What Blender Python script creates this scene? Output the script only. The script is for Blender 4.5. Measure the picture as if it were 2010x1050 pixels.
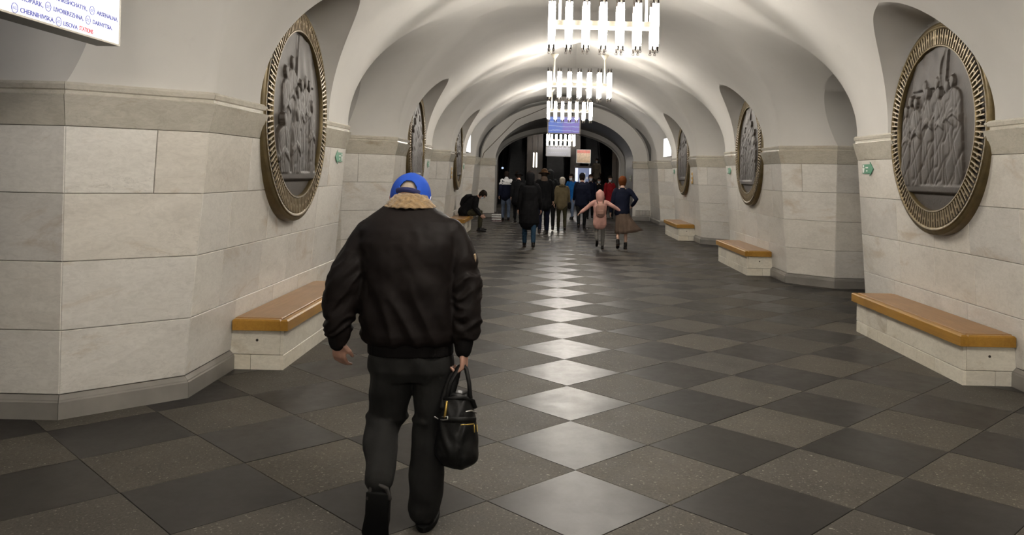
import bpy, bmesh, math, random
import numpy as np
from mathutils import Vector, Matrix

rng = random.Random(7)
scene = bpy.context.scene
for o in list(bpy.data.objects):
    bpy.data.objects.remove(o)
COL = scene.collection
R = math.radians

# ------------------------------------------------------------------ camera
DIAG = 0.94                       # diagonal of one floor tile
CAM = Vector((-0.6745, 0.0, 1.6834))
FPX, ROLL, VPX, VPY = 1634.4, 0.02243, 1071.9, 340.1
cd = bpy.data.cameras.new('camera')
cam = bpy.data.objects.new('camera', cd)
COL.objects.link(cam)
cd.sensor_width = 36.0
cd.lens = FPX / 2010 * 36.0
cd.shift_x = (1005 - VPX) / 2010
cd.shift_y = -(525 - VPY) / 2010
cd.clip_start = 0.05
cd.clip_end = 200
cam.matrix_world = Matrix.Translation(CAM) @ Matrix.Rotation(R(90), 4, 'X') @ Matrix.Rotation(ROLL, 4, 'Z')
scene.camera = cam

# ------------------------------------------------------------------ world, exposure
w = bpy.data.worlds.new('World')
scene.world = w
w.use_nodes = True
w.node_tree.nodes['Background'].inputs[0].default_value = (0.02, 0.02, 0.022, 1)
w.node_tree.nodes['Background'].inputs[1].default_value = 0.3
vs = scene.view_settings
vs.view_transform = 'Standard'
vs.look = 'None'
vs.gamma = 1
vs.use_curve_mapping = False
vs.exposure = 0.92
scene.cycles.use_denoising = True
scene.cycles.max_bounces = 8
scene.cycles.diffuse_bounces = 5
scene.cycles.sample_clamp_indirect = 6
TUBE_POWER = 40.0

# ------------------------------------------------------------------ helpers
class MB:
    """collects verts and faces of one mesh"""
    def __init__(s):
        s.v = []; s.f = []; s.m = []; s.mi = 0
    def add(s, vs_, fs):
        b = len(s.v)
        s.v += [tuple(p) for p in vs_]
        for q in fs:
            s.f.append(tuple(i + b for i in q)); s.m.append(s.mi)
        return s
    def hexa(s, p):
        """8 corners: 4 bottom ring, 4 top ring"""
        return s.add(p, [(0, 3, 2, 1), (4, 5, 6, 7), (0, 1, 5, 4), (1, 2, 6, 5), (2, 3, 7, 6), (3, 0, 4, 7)])
    def box(s, x0, x1, y0, y1, z0, z1):
        return s.hexa([(x0, y0, z0), (x1, y0, z0), (x1, y1, z0), (x0, y1, z0), (x0, y0, z1), (x1, y0, z1), (x1, y1, z1), (x0, y1, z1)])
    def rings(s, rs, cap=True, closed=False):
        n = len(rs[0]); b = len(s.v)
        for r_ in rs:
            s.v += [tuple(p) for p in r_]
        k = len(rs)
        for i in range(k - 1 + (1 if closed else 0)):
            i2 = (i + 1) % k
            for j in range(n):
                j2 = (j + 1) % n
                s.f.append((b + i * n + j, b + i * n + j2, b + i2 * n + j2, b + i2 * n + j)); s.m.append(s.mi)
        if cap and not closed:
            s.f.append(tuple(b + j for j in reversed(range(n)))); s.m.append(s.mi)
            s.f.append(tuple(b + (k - 1) * n + j for j in range(n))); s.m.append(s.mi)
        return s
    def limb(s, pts, rad, n=14, ref=(1, 0, 0), round_caps=True):
        """tapered tube along pts; rad entries r or (r_side, r_other)"""
        P = [Vector(p) for p in pts]
        Rr = [(q, q) if not isinstance(q, (tuple, list)) else q for q in rad]
        if round_caps and len(P) > 1:
            t0 = (P[0] - P[1]).normalized(); t1 = (P[-1] - P[-2]).normalized()
            a, c = Rr[0], Rr[-1]
            P = [P[0] + t0 * min(a) * .85, P[0] + t0 * min(a) * .5] + P + [P[-1] + t1 * min(c) * .5, P[-1] + t1 * min(c) * .85]
            Rr = [(a[0] * .35, a[1] * .35), (a[0] * .8, a[1] * .8)] + Rr + [(c[0] * .8, c[1] * .8), (c[0] * .35, c[1] * .35)]
        rs = []
        for i, p in enumerate(P):
            t = (P[min(i + 1, len(P) - 1)] - P[max(i - 1, 0)]).normalized()
            x = Vector(ref)
            if abs(x.dot(t)) > .92:
                x = Vector((0, 0, 1)) if abs(t.z) < .9 else Vector((0, 1, 0))
            sd = (x - t * x.dot(t)).normalized(); ot = t.cross(sd)
            rs.append([p + sd * (Rr[i][0] * math.cos(2 * math.pi * j / n)) + ot * (Rr[i][1] * math.sin(2 * math.pi * j / n)) for j in range(n)])
        return s.rings(rs)
    def lathe(s, prof, c=(0, 0, 0), n=20, axis='Z'):
        rs = []
        for (r_, h) in prof:
            ring = []
            for j in range(n):
                a = 2 * math.pi * j / n
                if axis == 'Z': q = (c[0] + r_ * math.cos(a), c[1] + r_ * math.sin(a), c[2] + h)
                elif axis == 'X': q = (c[0] + h, c[1] + r_ * math.cos(a), c[2] + r_ * math.sin(a))
                else: q = (c[0] + r_ * math.sin(a), c[1] + h, c[2] + r_ * math.cos(a))
                ring.append(q)
            rs.append(ring)
        return s.rings(rs)
    def mesh(s, name):
        me = bpy.data.meshes.new(name)
        me.from_pydata(s.v, [], s.f)
        me.update()
        return me
    def build(s, name, mats, parent=None, smooth=False, fix=True):
        me = s.mesh(name)
        if fix:
            bm = bmesh.new(); bm.from_mesh(me); bmesh.ops.recalc_face_normals(bm, faces=bm.faces); bm.to_mesh(me); bm.free()
        if not isinstance(mats, (list, tuple)): mats = [mats]
        for m_ in mats: me.materials.append(m_)
        if len(mats) > 1: me.polygons.foreach_set('material_index', s.m)
        if smooth: shade(me, smooth)
        return link(name, me, parent)

def shade(me, ang=40):
    me.polygons.foreach_set('use_smooth', [True] * len(me.polygons))
    if ang is not True and ang < 179:
        me.set_sharp_from_angle(angle=R(ang))

def link(name, data, parent=None):
    o = bpy.data.objects.new(name, data)
    COL.objects.link(o)
    if parent is not None: o.parent = parent
    return o

def tag(o, label=None, cat=None, group=None, kind=None):
    if label: o['label'] = label
    if cat: o['category'] = cat
    if group: o['group'] = group
    if kind: o['kind'] = kind
    return o

def thing(name, label, cat, loc=(0, 0, 0), rz=0, group=None):
    o = link(name, None)
    o.location = loc; o.rotation_euler = (0, 0, rz)
    return tag(o, label, cat, group)

def copy_tree(o, parent=None):
    c = o.copy(); COL.objects.link(c); c.parent = parent
    for ch in list(o.children): copy_tree(ch, c)
    return c

def fuse(mb, voxel, smooth=4, name='body'):
    """union of overlapping closed shells as one continuous skin"""
    me = mb.mesh(name)
    bm = bmesh.new(); bm.from_mesh(me); bmesh.ops.recalc_face_normals(bm, faces=bm.faces); bm.to_mesh(me); bm.free()
    o = bpy.data.objects.new(name, me); COL.objects.link(o)
    md = o.modifiers.new('r', 'REMESH'); md.mode = 'VOXEL'; md.voxel_size = voxel
    sm = o.modifiers.new('s', 'SMOOTH'); sm.iterations = smooth; sm.factor = .5
    bpy.context.view_layer.update()
    dg = bpy.context.evaluated_depsgraph_get()
    out = bpy.data.meshes.new_from_object(o.evaluated_get(dg))
    out.name = name
    bpy.data.objects.remove(o); bpy.data.meshes.remove(me)
    shade(out, True)
    return out

def skin(mb, name, mat, parent, voxel, smooth=4, wrinkle=None):
    me = fuse(mb, voxel, smooth, name)
    if wrinkle:
        n = len(me.vertices)
        co = np.empty(n * 3); me.vertices.foreach_get('co', co); co = co.reshape(-1, 3)
        no = np.empty(n * 3); me.vertex_normals.foreach_get('vector', no); no = no.reshape(-1, 3)
        co += no * wrinkle(co, no)[:, None]
        me.vertices.foreach_set('co', co.ravel()); me.update()
    me.materials.append(mat)
    return link(name, me, parent)

# ------------------------------------------------------------------ materials
def newmat(name):
    m = bpy.data.materials.new(name); m.use_nodes = True
    nt = m.node_tree
    return m, nt, nt.nodes['Principled BSDF']

def N(nt, t, **kw):
    n = nt.nodes.new(t)
    for k, v_ in kw.items():
        if k in n.inputs: n.inputs[k].default_value = v_
        else: setattr(n, k, v_)
    return n

def ramp(nt, fac, stops):
    r_ = nt.nodes.new('ShaderNodeValToRGB')
    el = r_.color_ramp.elements
    while len(el) < len(stops): el.new(.5)
    for e, (p, c) in zip(el, stops):
        e.position = p; e.color = (*c, 1) if len(c) == 3 else c
    nt.links.new(fac, r_.inputs[0])
    return r_.outputs[0]

def mix(nt, fac, a, b, mode='MIX'):
    m = nt.nodes.new('ShaderNodeMix'); m.data_type = 'RGBA'; m.blend_type = mode
    for sock, val in ((m.inputs[0], fac), (m.inputs[6], a), (m.inputs[7], b)):
        if hasattr(val, 'is_linked'): nt.links.new(val, sock)
        elif isinstance(val, (int, float)): sock.default_value = val
        else: sock.default_value = (*val, 1)
    return m.outputs[2]

def coords(nt, rand=0.0, scale=(1, 1, 1)):
    tc = nt.nodes.new('ShaderNodeTexCoord'); mp = nt.nodes.new('ShaderNodeMapping')
    mp.inputs['Scale'].default_value = scale
    nt.links.new(tc.outputs['Object'], mp.inputs['Vector'])
    if rand:
        oi = nt.nodes.new('ShaderNodeObjectInfo')
        vm = nt.nodes.new('ShaderNodeVectorMath'); vm.operation = 'SCALE'
        vm.inputs[0].default_value = (rand, rand * 1.7, rand * .6)
        nt.links.new(oi.outputs['Random'], vm.inputs['Scale'])
        nt.links.new(vm.outputs[0], mp.inputs['Location'])
        return mp.outputs[0], oi.outputs['Random']
    return mp.outputs[0]

def noise(nt, vec, scale, detail=4, rough=.55, dist=0):
    n = N(nt, 'ShaderNodeTexNoise', Scale=scale, Detail=detail, Roughness=rough, Distortion=dist)
    nt.links.new(vec, n.inputs['Vector'])
    return n.outputs['Fac']

def bump(nt, p, h, strength=.2, dist=.01):
    b = N(nt, 'ShaderNodeBump', Strength=strength, Distance=dist)
    nt.links.new(h, b.inputs['Height']); nt.links.new(b.outputs[0], p.inputs['Normal'])

def plain(name, col, rough=.5, metal=0, var=.12, nscale=6, bstr=0, bscale=60, spec=.5, emit=0, sheen=0):
    m, nt, p = newmat(name)
    v_ = coords(nt)
    n = noise(nt, v_, nscale)
    c = ramp(nt, n, [(.3, tuple(x * (1 - var) for x in col)), (.7, tuple(min(1, x * (1 + var)) for x in col))])
    nt.links.new(c, p.inputs['Base Color'])
    p.inputs['Roughness'].default_value = rough; p.inputs['Metallic'].default_value = metal
    p.inputs['Specular IOR Level'].default_value = spec
    if sheen:
        p.inputs['Sheen Weight'].default_value = sheen
    if bstr: bump(nt, p, noise(nt, v_, bscale, 3), bstr, .004)
    if emit:
        nt.links.new(c, p.inputs['Emission Color']); p.inputs['Emission Strength'].default_value = emit
    return m

def emitter(name, col, strength):
    m, nt, p = newmat(name)
    p.inputs['Base Color'].default_value = (*[c * .8 for c in col], 1)
    p.inputs['Emission Color'].default_value = (*col, 1)
    p.inputs['Emission Strength'].default_value = strength
    return m

def marble(name, light, mid, stain, rough=.32):
    m, nt, p = newmat(name)
    v_, rnd = coords(nt, 31.0, (1, 1, 2.2))
    big = noise(nt, v_, 1.6, 5, .6, .8)
    c = ramp(nt, big, [(.3, mid), (.55, light), (.8, tuple(x * .93 for x in light))])
    fine = noise(nt, v_, 14, 6, .7, 1.2)
    c = mix(nt, .35, c, ramp(nt, fine, [(.35, tuple(x * .78 for x in mid)), (.6, light)]), 'MIX')
    # thin grey veins and a few rusty stains
    vein = noise(nt, v_, 3.2, 6, .62, 1.6)
    vm = ramp(nt, vein, [(.49, (0, 0, 0)), (.5, (1, 1, 1)), (.51, (0, 0, 0))])
    c = mix(nt, ramp(nt, noise(nt, v_, 1.1, 2), [(.5, (0, 0, 0)), (.66, (.4, .4, .4))]), c, mix(nt, vm, c, tuple(x * .5 for x in mid)))
    st = ramp(nt, noise(nt, v_, 1.15, 6, .7, .9), [(.575, (0, 0, 0)), (.72, (.7, .7, .7))])
    c = mix(nt, st, c, stain)
    tone = ramp(nt, rnd, [(0, (.83, .83, .84)), (.5, (1, 1, 1)), (1, (.92, .90, .87))])
    c = mix(nt, 1.0, c, tone, 'MULTIPLY')
    nt.links.new(c, p.inputs['Base Color'])
    p.inputs['Roughness'].default_value = rough
    p.inputs['Specular IOR Level'].default_value = .35
    bump(nt, p, fine, .05, .002)
    return m

M = {}
M['marble'] = marble('marble', (.69, .665, .615), (.56, .535, .49), (.44, .35, .25))
M['cornice'] = marble('cornice_marble', (.56, .53, .455), (.43, .40, .335), (.32, .25, .16), .18)
M['plinth'] = plain('plinth_stone', (.21, .197, .18), .28, 0, .18, 3, .05, 40)
M['bench_stone'] = marble('bench_marble', (.72, .68, .58), (.56, .52, .43), (.33, .26, .16), .4)
M['joint'] = plain('joint_mortar', (.17, .15, .125), .9)
# plaster of the vault
m, nt, p = newmat('vault_plaster')
v_ = coords(nt)
c = ramp(nt, noise(nt, v_, .7, 5, .6), [(.3, (.52, .507, .478)), (.7, (.58, .565, .533))])
c = mix(nt, ramp(nt, noise(nt, v_, 5, 6, .7), [(.62, (0, 0, 0)), (.8, (.25, .25, .25))]), c, (.38, .37, .35))
nt.links.new(c, p.inputs['Base Color'])
p.inputs['Roughness'].default_value = .9
p.inputs['Specular IOR Level'].default_value = .12
bump(nt, p, noise(nt, v_, 30, 4), .06, .004)
M['plaster'] = m
# floor granites
def granite(name, lo, hi, r0, r1, speck, bstr):
    m, nt, p = newmat(name)
    v_, rnd = coords(nt, 23.0)
    c = ramp(nt, noise(nt, v_, 75 if speck else 30, 4, .8), [(.36, lo), (.64, hi)])
    c = mix(nt, .45, c, ramp(nt, noise(nt, v_, 3.5, 5, .7), [(.3, lo), (.7, hi)]))
    if speck:
        sp = ramp(nt, noise(nt, v_, 60, 2, .5), [(.64, (0, 0, 0)), (.70, (1, 1, 1))])
        c = mix(nt, sp, c, (.19, .175, .145))
        chip = ramp(nt, noise(nt, v_, 21, 3, .6), [(.70, (0, 0, 0)), (.735, (1, 1, 1))])
        c = mix(nt, chip, c, (.28, .265, .225))
    tone = ramp(nt, rnd, [(0, (.8, .8, .82)), (1, (1.0, .97, .93))])
    c = mix(nt, 1.0, c, tone, 'MULTIPLY')
    nt.links.new(c, p.inputs['Base Color'])
    rr = N(nt, 'ShaderNodeMapRange')
    nt.links.new(noise(nt, v_, 7, 5, .7), rr.inputs[0])
    rr.inputs[1].default_value = .3; rr.inputs[2].default_value = .7; rr.inputs[3].default_value = r0; rr.inputs[4].default_value = r1
    nt.links.new(rr.outputs[0], p.inputs['Roughness'])
    p.inputs['Specular IOR Level'].default_value = .2 if speck else .13
    if bstr: bump(nt, p, noise(nt, v_, 110, 3, .7), bstr, .003)
    return m
M['dark_tile'] = granite('dark_polished_granite', (.021, .019, .0175), (.029, .0265, .024), .30, .39, False, .012)
M['grey_tile'] = granite('grey_speckled_granite', (.034, .031, .026), (.108, .098, .081), .55, .68, True, .35)
M['grout'] = plain('floor_grout', (.03, .028, .025), .7)
# oiled wood of the benches
def wood(name, a, b, axis):
    m, nt, p = newmat(name)
    sc = [14, 14, 14]; sc[axis] = .8
    v_ = coords(nt, 0, sc)
    g = noise(nt, v_, 2.2, 6, .65, .6)
    c = ramp(nt, g, [(.3, a), (.7, b)])
    v2 = coords(nt)
    c = mix(nt, ramp(nt, noise(nt, v2, 2.2, 4), [(.45, (0, 0, 0)), (.75, (.5, .5, .5))]), c, tuple(x * .62 for x in a))
    nt.links.new(c, p.inputs['Base Color'])
    p.inputs['Roughness'].default_value = .38
    p.inputs['Specular IOR Level'].default_value = .3
    bump(nt, p, g, .05, .002)
    return m
M['wood_top'] = wood('worn_oak', (.23, .12, .042), (.33, .18, .07), 1)
M['wood_rail'] = wood('varnished_rail', (.28, .14, .02), (.39, .205, .034), 1)
M['brass'] = plain('aged_brass', (.12, .088, .038), .45, .6, .3, 9, .1, 30)
M['fin'] = plain('fin_bronze', (.27, .215, .135), .45, .5, .25, 12)
M['drum'] = plain('drum_dark_bronze', (.035, .028, .022), .6, .4)  # dark bronze of the backing behind the fins
M['relief'] = plain('relief_bronze', (.031, .0225, .0155), .55, .15, .22, 7, .25, 45)
M['white_metal'] = plain('cream_enamel', (.42, .385, .31), .45, 0, .05)
M['black_metal'] = plain('blackened_fitting', (.03, .024, .02), .4, .5)
M['dark_metal'] = plain('dark_metal', (.06, .055, .05), .4, .6)
M['steel'] = plain('steel', (.55, .54, .52), .3, .9)
M['tube'] = emitter('lit_tube', (1.0, .94, .86), TUBE_POWER)
M['boosted_tube'] = emitter('lit_boosted_tube', (1.0, .94, .86), TUBE_POWER * 1.65)  # extra power added to the unseen chandeliers, brightens the near vault and walls
M['black_wall'] = plain('dark_cladding', (.012, .011, .011), .5)  # near-black colour of the far hall walls and pillar cores
M['brown_panel'] = plain('brown_anodised_panel', (.045, .033, .025), .4, .1, .25, 2)
M['green'] = plain('green_enamel', (.03, .20, .10), .35)
M['white_print'] = plain('white_print', (.72, .74, .70), .5)
M['orange'] = plain('amber_notice', (.55, .32, .06), .5)
M['red'] = plain('red_enamel', (.28, .04, .025), .5)
M['cable'] = plain('brown_cable', (.10, .075, .05), .6)

# ------------------------------------------------------------------ shape of the hall
ZS, VA, VB = 2.21, 3.09, 2.10           # springing, half width and rise of the vault
BAY = 7.45
CENTRES = [-6.8, .65, 8.1, 15.55, 23.0]
Y_END = 31.0
def wall_x(z): return 3.262 - (z - .16) * .0795
def lw(X): return np.maximum(1.095 + (3.84 - X) * .8, .05)
def lk(X): return np.maximum(.81 + (3.84 - X) * .45, .05)

def bay_surface(yc, rows=121, half=None):
    """vertices of one bay of the vault, a structured grid that follows the edges of the
    niche over the medallion and of the passage arches"""
    ph = np.linspace(0, math.pi / 2, rows)
    ph = np.unique(np.concatenate([ph, np.linspace(R(36), R(46), 25), np.linspace(R(66), R(76), 25)]))
    s, c = np.sin(ph), np.cos(ph)
    rb0 = 1 / np.sqrt((s / VA) ** 2 + (c / VB) ** 2)
    Xb, Zb = rb0 * s, rb0 * c
    q = Zb + .01 - .17 * (3.15 - Xb)
    tn = np.where(q < 0, 1.1, np.sqrt(np.maximum(1.1 ** 2 - q ** 2, 0)))
    tn = np.where(q > 1.1, 0, tn)
    tn = np.maximum(tn, .012)
    rin = 3.84 / (s + .42 * c)
    Xi, Zi = rin * s, rin * c
    val = 1 - (Zi / lk(Xi)) ** 2
    te = np.where(val > 0, lw(Xi) * np.sqrt(np.maximum(val, 0)), 0)
    opening = te > 0
    te = np.maximum(te, .012)
    n1, n2, n3 = 16, 50, 8
    hb = BAY / 2
    u1, u2, u3 = np.linspace(0, 1, n1 + 1), np.linspace(0, 1, n2 + 1)[1:], np.linspace(0, 1, n3 + 1)[1:]
    tau = np.concatenate([tn[:, None] * u1[None], tn[:, None] + (hb - te - tn)[:, None] * u2[None], (hb - te)[:, None] + te[:, None] * u3[None]], 1)
    t = hb - tau
    S, C_ = s[:, None], c[:, None]
    top = np.clip((C_ - .50) / .35, 0, 1); top = top * top * (3 - 2 * top)
    rb = rb0[:, None] + top * (.10 * (1 - (tau / hb) ** 2) - .07 * np.exp(-(t / .13) ** 2) - .035 * np.exp(-((t - .42) / .09) ** 2))
    # passage lunette by bisection
    lo, hi = np.full(tau.shape, .3), np.full(tau.shape, 5.2)
    for _ in range(40):
        mid = (lo + hi) / 2
        X, Z = mid * S, mid * C_
        inside = (1 - (t / lw(X)) ** 2 - (Z / lk(X)) ** 2) > 0
        lo = np.where(inside, mid, lo); hi = np.where(inside, hi, mid)
    rl = lo
    k = .04
    h = np.maximum(k - np.abs(rb - rl), 0) / k
    r = np.maximum(rb, rl) + h * h * k * .25
    r = np.minimum(r, rin[:, None])
    # niche
    lo, hi = np.full(tau.shape, .3), np.full(tau.shape, 5.2)
    cap = np.sqrt(np.maximum(1.1 ** 2 - tau ** 2, 0))
    for _ in range(40):
        mid = (lo + hi) / 2
        X, Z = mid * S, mid * C_
        inside = (cap + .17 * (3.15 - X) - Z - .01) > 0
        lo = np.where(inside, mid, lo); hi = np.where(inside, hi, mid)
    rn = np.minimum(lo, 3.15 / np.maximum(S, .01))
    colsn = np.zeros(tau.shape, bool); colsn[:, :n1] = True
    r = np.where(colsn & (rn > rb) & (tau < 1.1), rn, r)
    keep = np.ones((len(ph) - 1, tau.shape[1] - 1), bool)
    op = opening[:-1] & opening[1:]
    keep[:, n1 + n2:] &= ~op[:, None]
    edge = [(Xi[i], te[i], ZS + Zi[i]) for i in range(len(ph)) if opening[i]]
    return tau, r * S, ZS + r * C_, keep, edge

TAU, VX, VZ, KEEP, EDGE = bay_surface(0)
def quarter(mb, yc, sx, sy, limit=None):
    nr, ncol = TAU.shape
    b = len(mb.v)
    Yg = yc + sy * TAU
    mb.v += list(zip((sx * VX).ravel().tolist(), Yg.ravel().tolist(), VZ.ravel().tolist()))
    flip = (sx * sy) > 0
    for i in range(nr - 1):
        for j in range(ncol - 1):
            if KEEP[i, j]:
                qd = (b + i * ncol + j, b + i * ncol + j + 1, b + (i + 1) * ncol + j + 1, b + (i + 1) * ncol + j)
                mb.f.append(qd if not flip else qd[::-1]); mb.m.append(0)

def passage_barrel(mb, yp, sx):
    """soffit from the splayed arch edge out to the platform side"""
    pts = EDGE[::-1]                          # from springing to crown
    prof = [(x, -t, z) for x, t, z in pts] + [(x, t, z) for x, t, z in pts[::-1]]
    b = len(mb.v)
    for (x, t, z) in prof:
        mb.v.append((sx * x, yp + t, z)); mb.v.append((sx * 6.6, yp + t * .98, z))
    for i in range(len(prof) - 1):
        mb.f.append((b + 2 * i, b + 2 * i + 1, b + 2 * i + 3, b + 2 * i + 2)); mb.m.append(0)

vault = MB()
for yc in CENTRES:
    for sx in (1, -1):
        for sy in (1, -1): quarter(vault, yc, sx, sy)
# last half bay up to the end wall
for sx in (1, -1): quarter(vault, 30.45, sx, -1)
for sx in (1, -1):
    for yc in CENTRES + [30.45]: passage_barrel(vault, yc - BAY / 2, sx)
me = vault.mesh('ceiling')
bm = bmesh.new(); bm.from_mesh(me)
bmesh.ops.remove_doubles(bm, verts=bm.verts, dist=.0015)
bmesh.ops.dissolve_degenerate(bm, edges=bm.edges, dist=.0004)
bm.to_mesh(me); bm.free()
me.materials.append(M['plaster'])
shade(me, 28)
ceiling = link('ceiling', me)
tag(ceiling, 'pale plaster vault with arched lunettes over the side passages', 'ceiling', kind='structure')

# short barrel between the last bay and the end wall
mb = MB()
rs = []
for yy in (30.44, 31.3):
    rs.append([(VA * math.cos(math.pi * i / 48), yy, ZS + VB * math.sin(math.pi * i / 48)) for i in range(49)])
for i in range(48):
    b = len(mb.v); mb.v += [rs[0][i], rs[0][i + 1], rs[1][i + 1], rs[1][i]]; mb.f.append((b, b + 1, b + 2, b + 3)); mb.m.append(0)
endbarrel = mb.build('vault_end', M['plaster'], ceiling, smooth=True)

# ------------------------------------------------------------------ pylons with marble slabs
ROWS = [.157, .577, 1.03, 1.48, 1.925]
def slab(mb_, A, B, C, Dp, thick=.03, gap=.0019):
    """slab on the quad A(bottom start) B(bottom end) C(top end) D(top start), proud outward"""
    A, B, C, Dp = map(Vector, (A, B, C, Dp))
    ux = (B - A).normalized(); uz = (Dp - A).normalized(); n = ux.cross(uz).normalized()
    A = A + ux * gap + uz * gap; B = B - ux * gap + uz * gap; C = C - ux * gap - uz * gap; Dp = Dp + ux * gap - uz * gap
    e = .004
    f = [A + (ux + uz) * e, B + (uz - ux) * e, C - (ux + uz) * e, Dp + (ux - uz) * e]
    ring0 = [p_ - n * thick for p_ in (A, B, C, Dp)]
    ring1 = [p_ - n * e for p_ in (A, B, C, Dp)]
    return mb_.rings([ring0, ring1, f])

def face_point(P0, P1, s_, z):
    a = Vector(P0(z)); b = Vector(P1(z))
    return a.lerp(b, s_)

def pylon(side, yc, y0=None, y1=None, detail=True, name=None, label=None):
    """one pylon; plan runs passage face, chamfer, main face, chamfer, passage face"""
    sx = 1 if side == 'right' else -1
    mh, ph_ = 2.06, 2.63
    def main_n(z): return (sx * wall_x(z), yc - mh, z)
    def main_f(z): return (sx * wall_x(z), (yc + mh) if y1 is None else y1, z)
    def cor_n(z): return (sx * 3.84, yc - ph_, z)
    def cor_f(z): return (sx * 3.84, yc + ph_, z)
    def out_n(z): return (sx * 6.2, yc - ph_, z)
    def out_f(z): return (sx * 6.2, yc + ph_, z)
    faces = [(out_n, cor_n, 3), (cor_n, main_n, 1), (main_n, main_f, 5 if y1 is None else 3)]
    if y1 is None: faces += [(main_f, cor_f, 1), (cor_f, out_f, 3)]
    # core
    line = [f[0] for f in faces] + [faces[-1][1]]
    d = .016
    core = MB()
    ringz = []
    for z in [2.205 * k / 14 for k in range(15)]:
        ring = []
        for i, fn in enumerate(line):
            x, y, _ = fn(z)
            dx = d * 1.15 if abs(abs(y - yc) - ph_) > .01 else d * .5
            ring.append((x + sx * dx, min(max(y, yc - ph_ + d), (yc + ph_ - d) if y1 is None else y1), z))
        if y1 is not None: ring.append((sx * 6.2, y1, z))
        ringz.append(ring)
    core.rings(ringz)
    root = core.build(name or 'wall_' + side, M['joint'])
    tag(root, label, 'wall', kind='structure')
    rr = random.Random(int(yc * 100) + (5 if sx > 0 else 11))
    for k, (P0, P1, nseg) in enumerate(faces):
        if sx < 0: pass
        for ri in range(4):
            z0, z1 = ROWS[ri], ROWS[ri + 1]
            L = (Vector(P1(1)) - Vector(P0(1))).length
            if nseg == 1:
                cuts = [0, 1]
                if ri == 3: cuts = [0, rr.choice([.3, .62, .7]), 1]
            else:
                off = rr.uniform(-.35, .35) / nseg
                cuts = [0] + [min(max(i / nseg + off + rr.uniform(-.02, .02), .05), .95) for i in range(1, nseg)] + [1]
            for a, b in zip(cuts[:-1], cuts[1:]):
                A, B = face_point(P0, P1, a, z0), face_point(P0, P1, b, z0)
                C, Dq = face_point(P0, P1, b, z1), face_point(P0, P1, a, z1)
                m1 = MB()
                if sx > 0: slab(m1, B, A, Dq, C)
                else: slab(m1, A, B, C, Dq)
                if detail: m1.build('marble_slab', M['marble'], root)
                else:
                    core2.add(m1.v, m1.f)
    # cornice and plinth run along the same plan; profile (offset toward the hall, z)
    prof_c = [(.03, 1.927), (.0, 1.928), (-.052, 2.115), (-.056, 2.128), (-.030, 2.137), (-.030, 2.158), (-.042, 2.166), (-.046, 2.196), (-.030, 2.214), (.12, 2.216)]
    prof_c = [(.10, 1.927)] + prof_c[1:]
    prof_p = [(.06, -.01), (-.034, -.01), (-.034, .112), (-.026, .120), (-.024, .128), (.0, .154), (.06, .156)]
    for nm, prof, mt, zref in (('cornice_block', prof_c, M['cornice'], 1.92), ('plinth_block', prof_p, M['plinth'], .16)):
        pts = [Vector(fn(zref)) for fn in line]
        nrm = []
        for i in range(len(pts) - 1):
            d_ = (pts[i + 1] - pts[i]).normalized(); nn = Vector((d_.y, -d_.x, 0))   # outward candidate
            # core side is away from the hall / passage
            cen = Vector((sx * 5.0, yc, zref))
            if (cen - pts[i]).dot(nn) < 0: nn = -nn
            nrm.append(nn)                     # points into the core
        def mitre(i):
            if i == 0: return nrm[0]
            if i == len(pts) - 1: return nrm[-1]
            b_ = (nrm[i - 1] + nrm[i]).normalized()
            return b_ / max(b_.dot(nrm[i]), .3)
        for i in range(len(pts) - 1):
            L = (pts[i + 1] - pts[i]).length
            spans = [(0, 1)]
            if L > 3 and nm == 'cornice_block' and y1 is None: spans = [(0, .27), (.73, 1)]
            elif L > 3: spans = [(0, .25), (.25, .5), (.5, .75), (.75, 1)]
            elif L > 1.5: spans = [(0, .36), (.36, .7), (.7, 1)]
            for (a, b) in spans:
                m1 = MB(); rs = []
                for e, s_ in ((0, a), (1, b)):
                    base = pts[i].lerp(pts[i + 1], s_)
                    mm = mitre(i) if s_ == 0 else mitre(i + 1) if s_ == 1 else nrm[i]
                    g = (pts[i + 1] - pts[i]).normalized() * (.0015 if e == 0 else -.0015)
                    rs.append([(base.x + mm.x * o_ + g.x, base.y + mm.y * o_ + g.y, z) for o_, z in prof])
                m1.rings(rs)
                if detail: m1.build(nm, mt, root)
                else: m1.build(nm, mt, root)
    return root

core2 = None
WORD = {8.1: 'nearest', 15.55: 'second', 23.0: 'third'}
for yc in CENTRES:
    for side in ('left', 'right'):
        det = yc in WORD
        core2 = MB()
        lab = ('%s marble pylon on the %s side, with bench and medallion' % (WORD[yc], side)) if det else \
              ('marble pylon on the %s side %s' % (side, 'beside the camera' if yc > 0 else 'behind the camera'))
        root = pylon(side, yc, detail=det, label=lab)
        if not det:
            o = core2.build('marble_cladding', M['marble'], root); o['kind'] = 'stuff'
for side in ('left', 'right'):
    core2 = MB()
    pylon(side, 30.45, y1=Y_END + .3, label='short marble pylon on the %s side against the end arch' % side)

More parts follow.
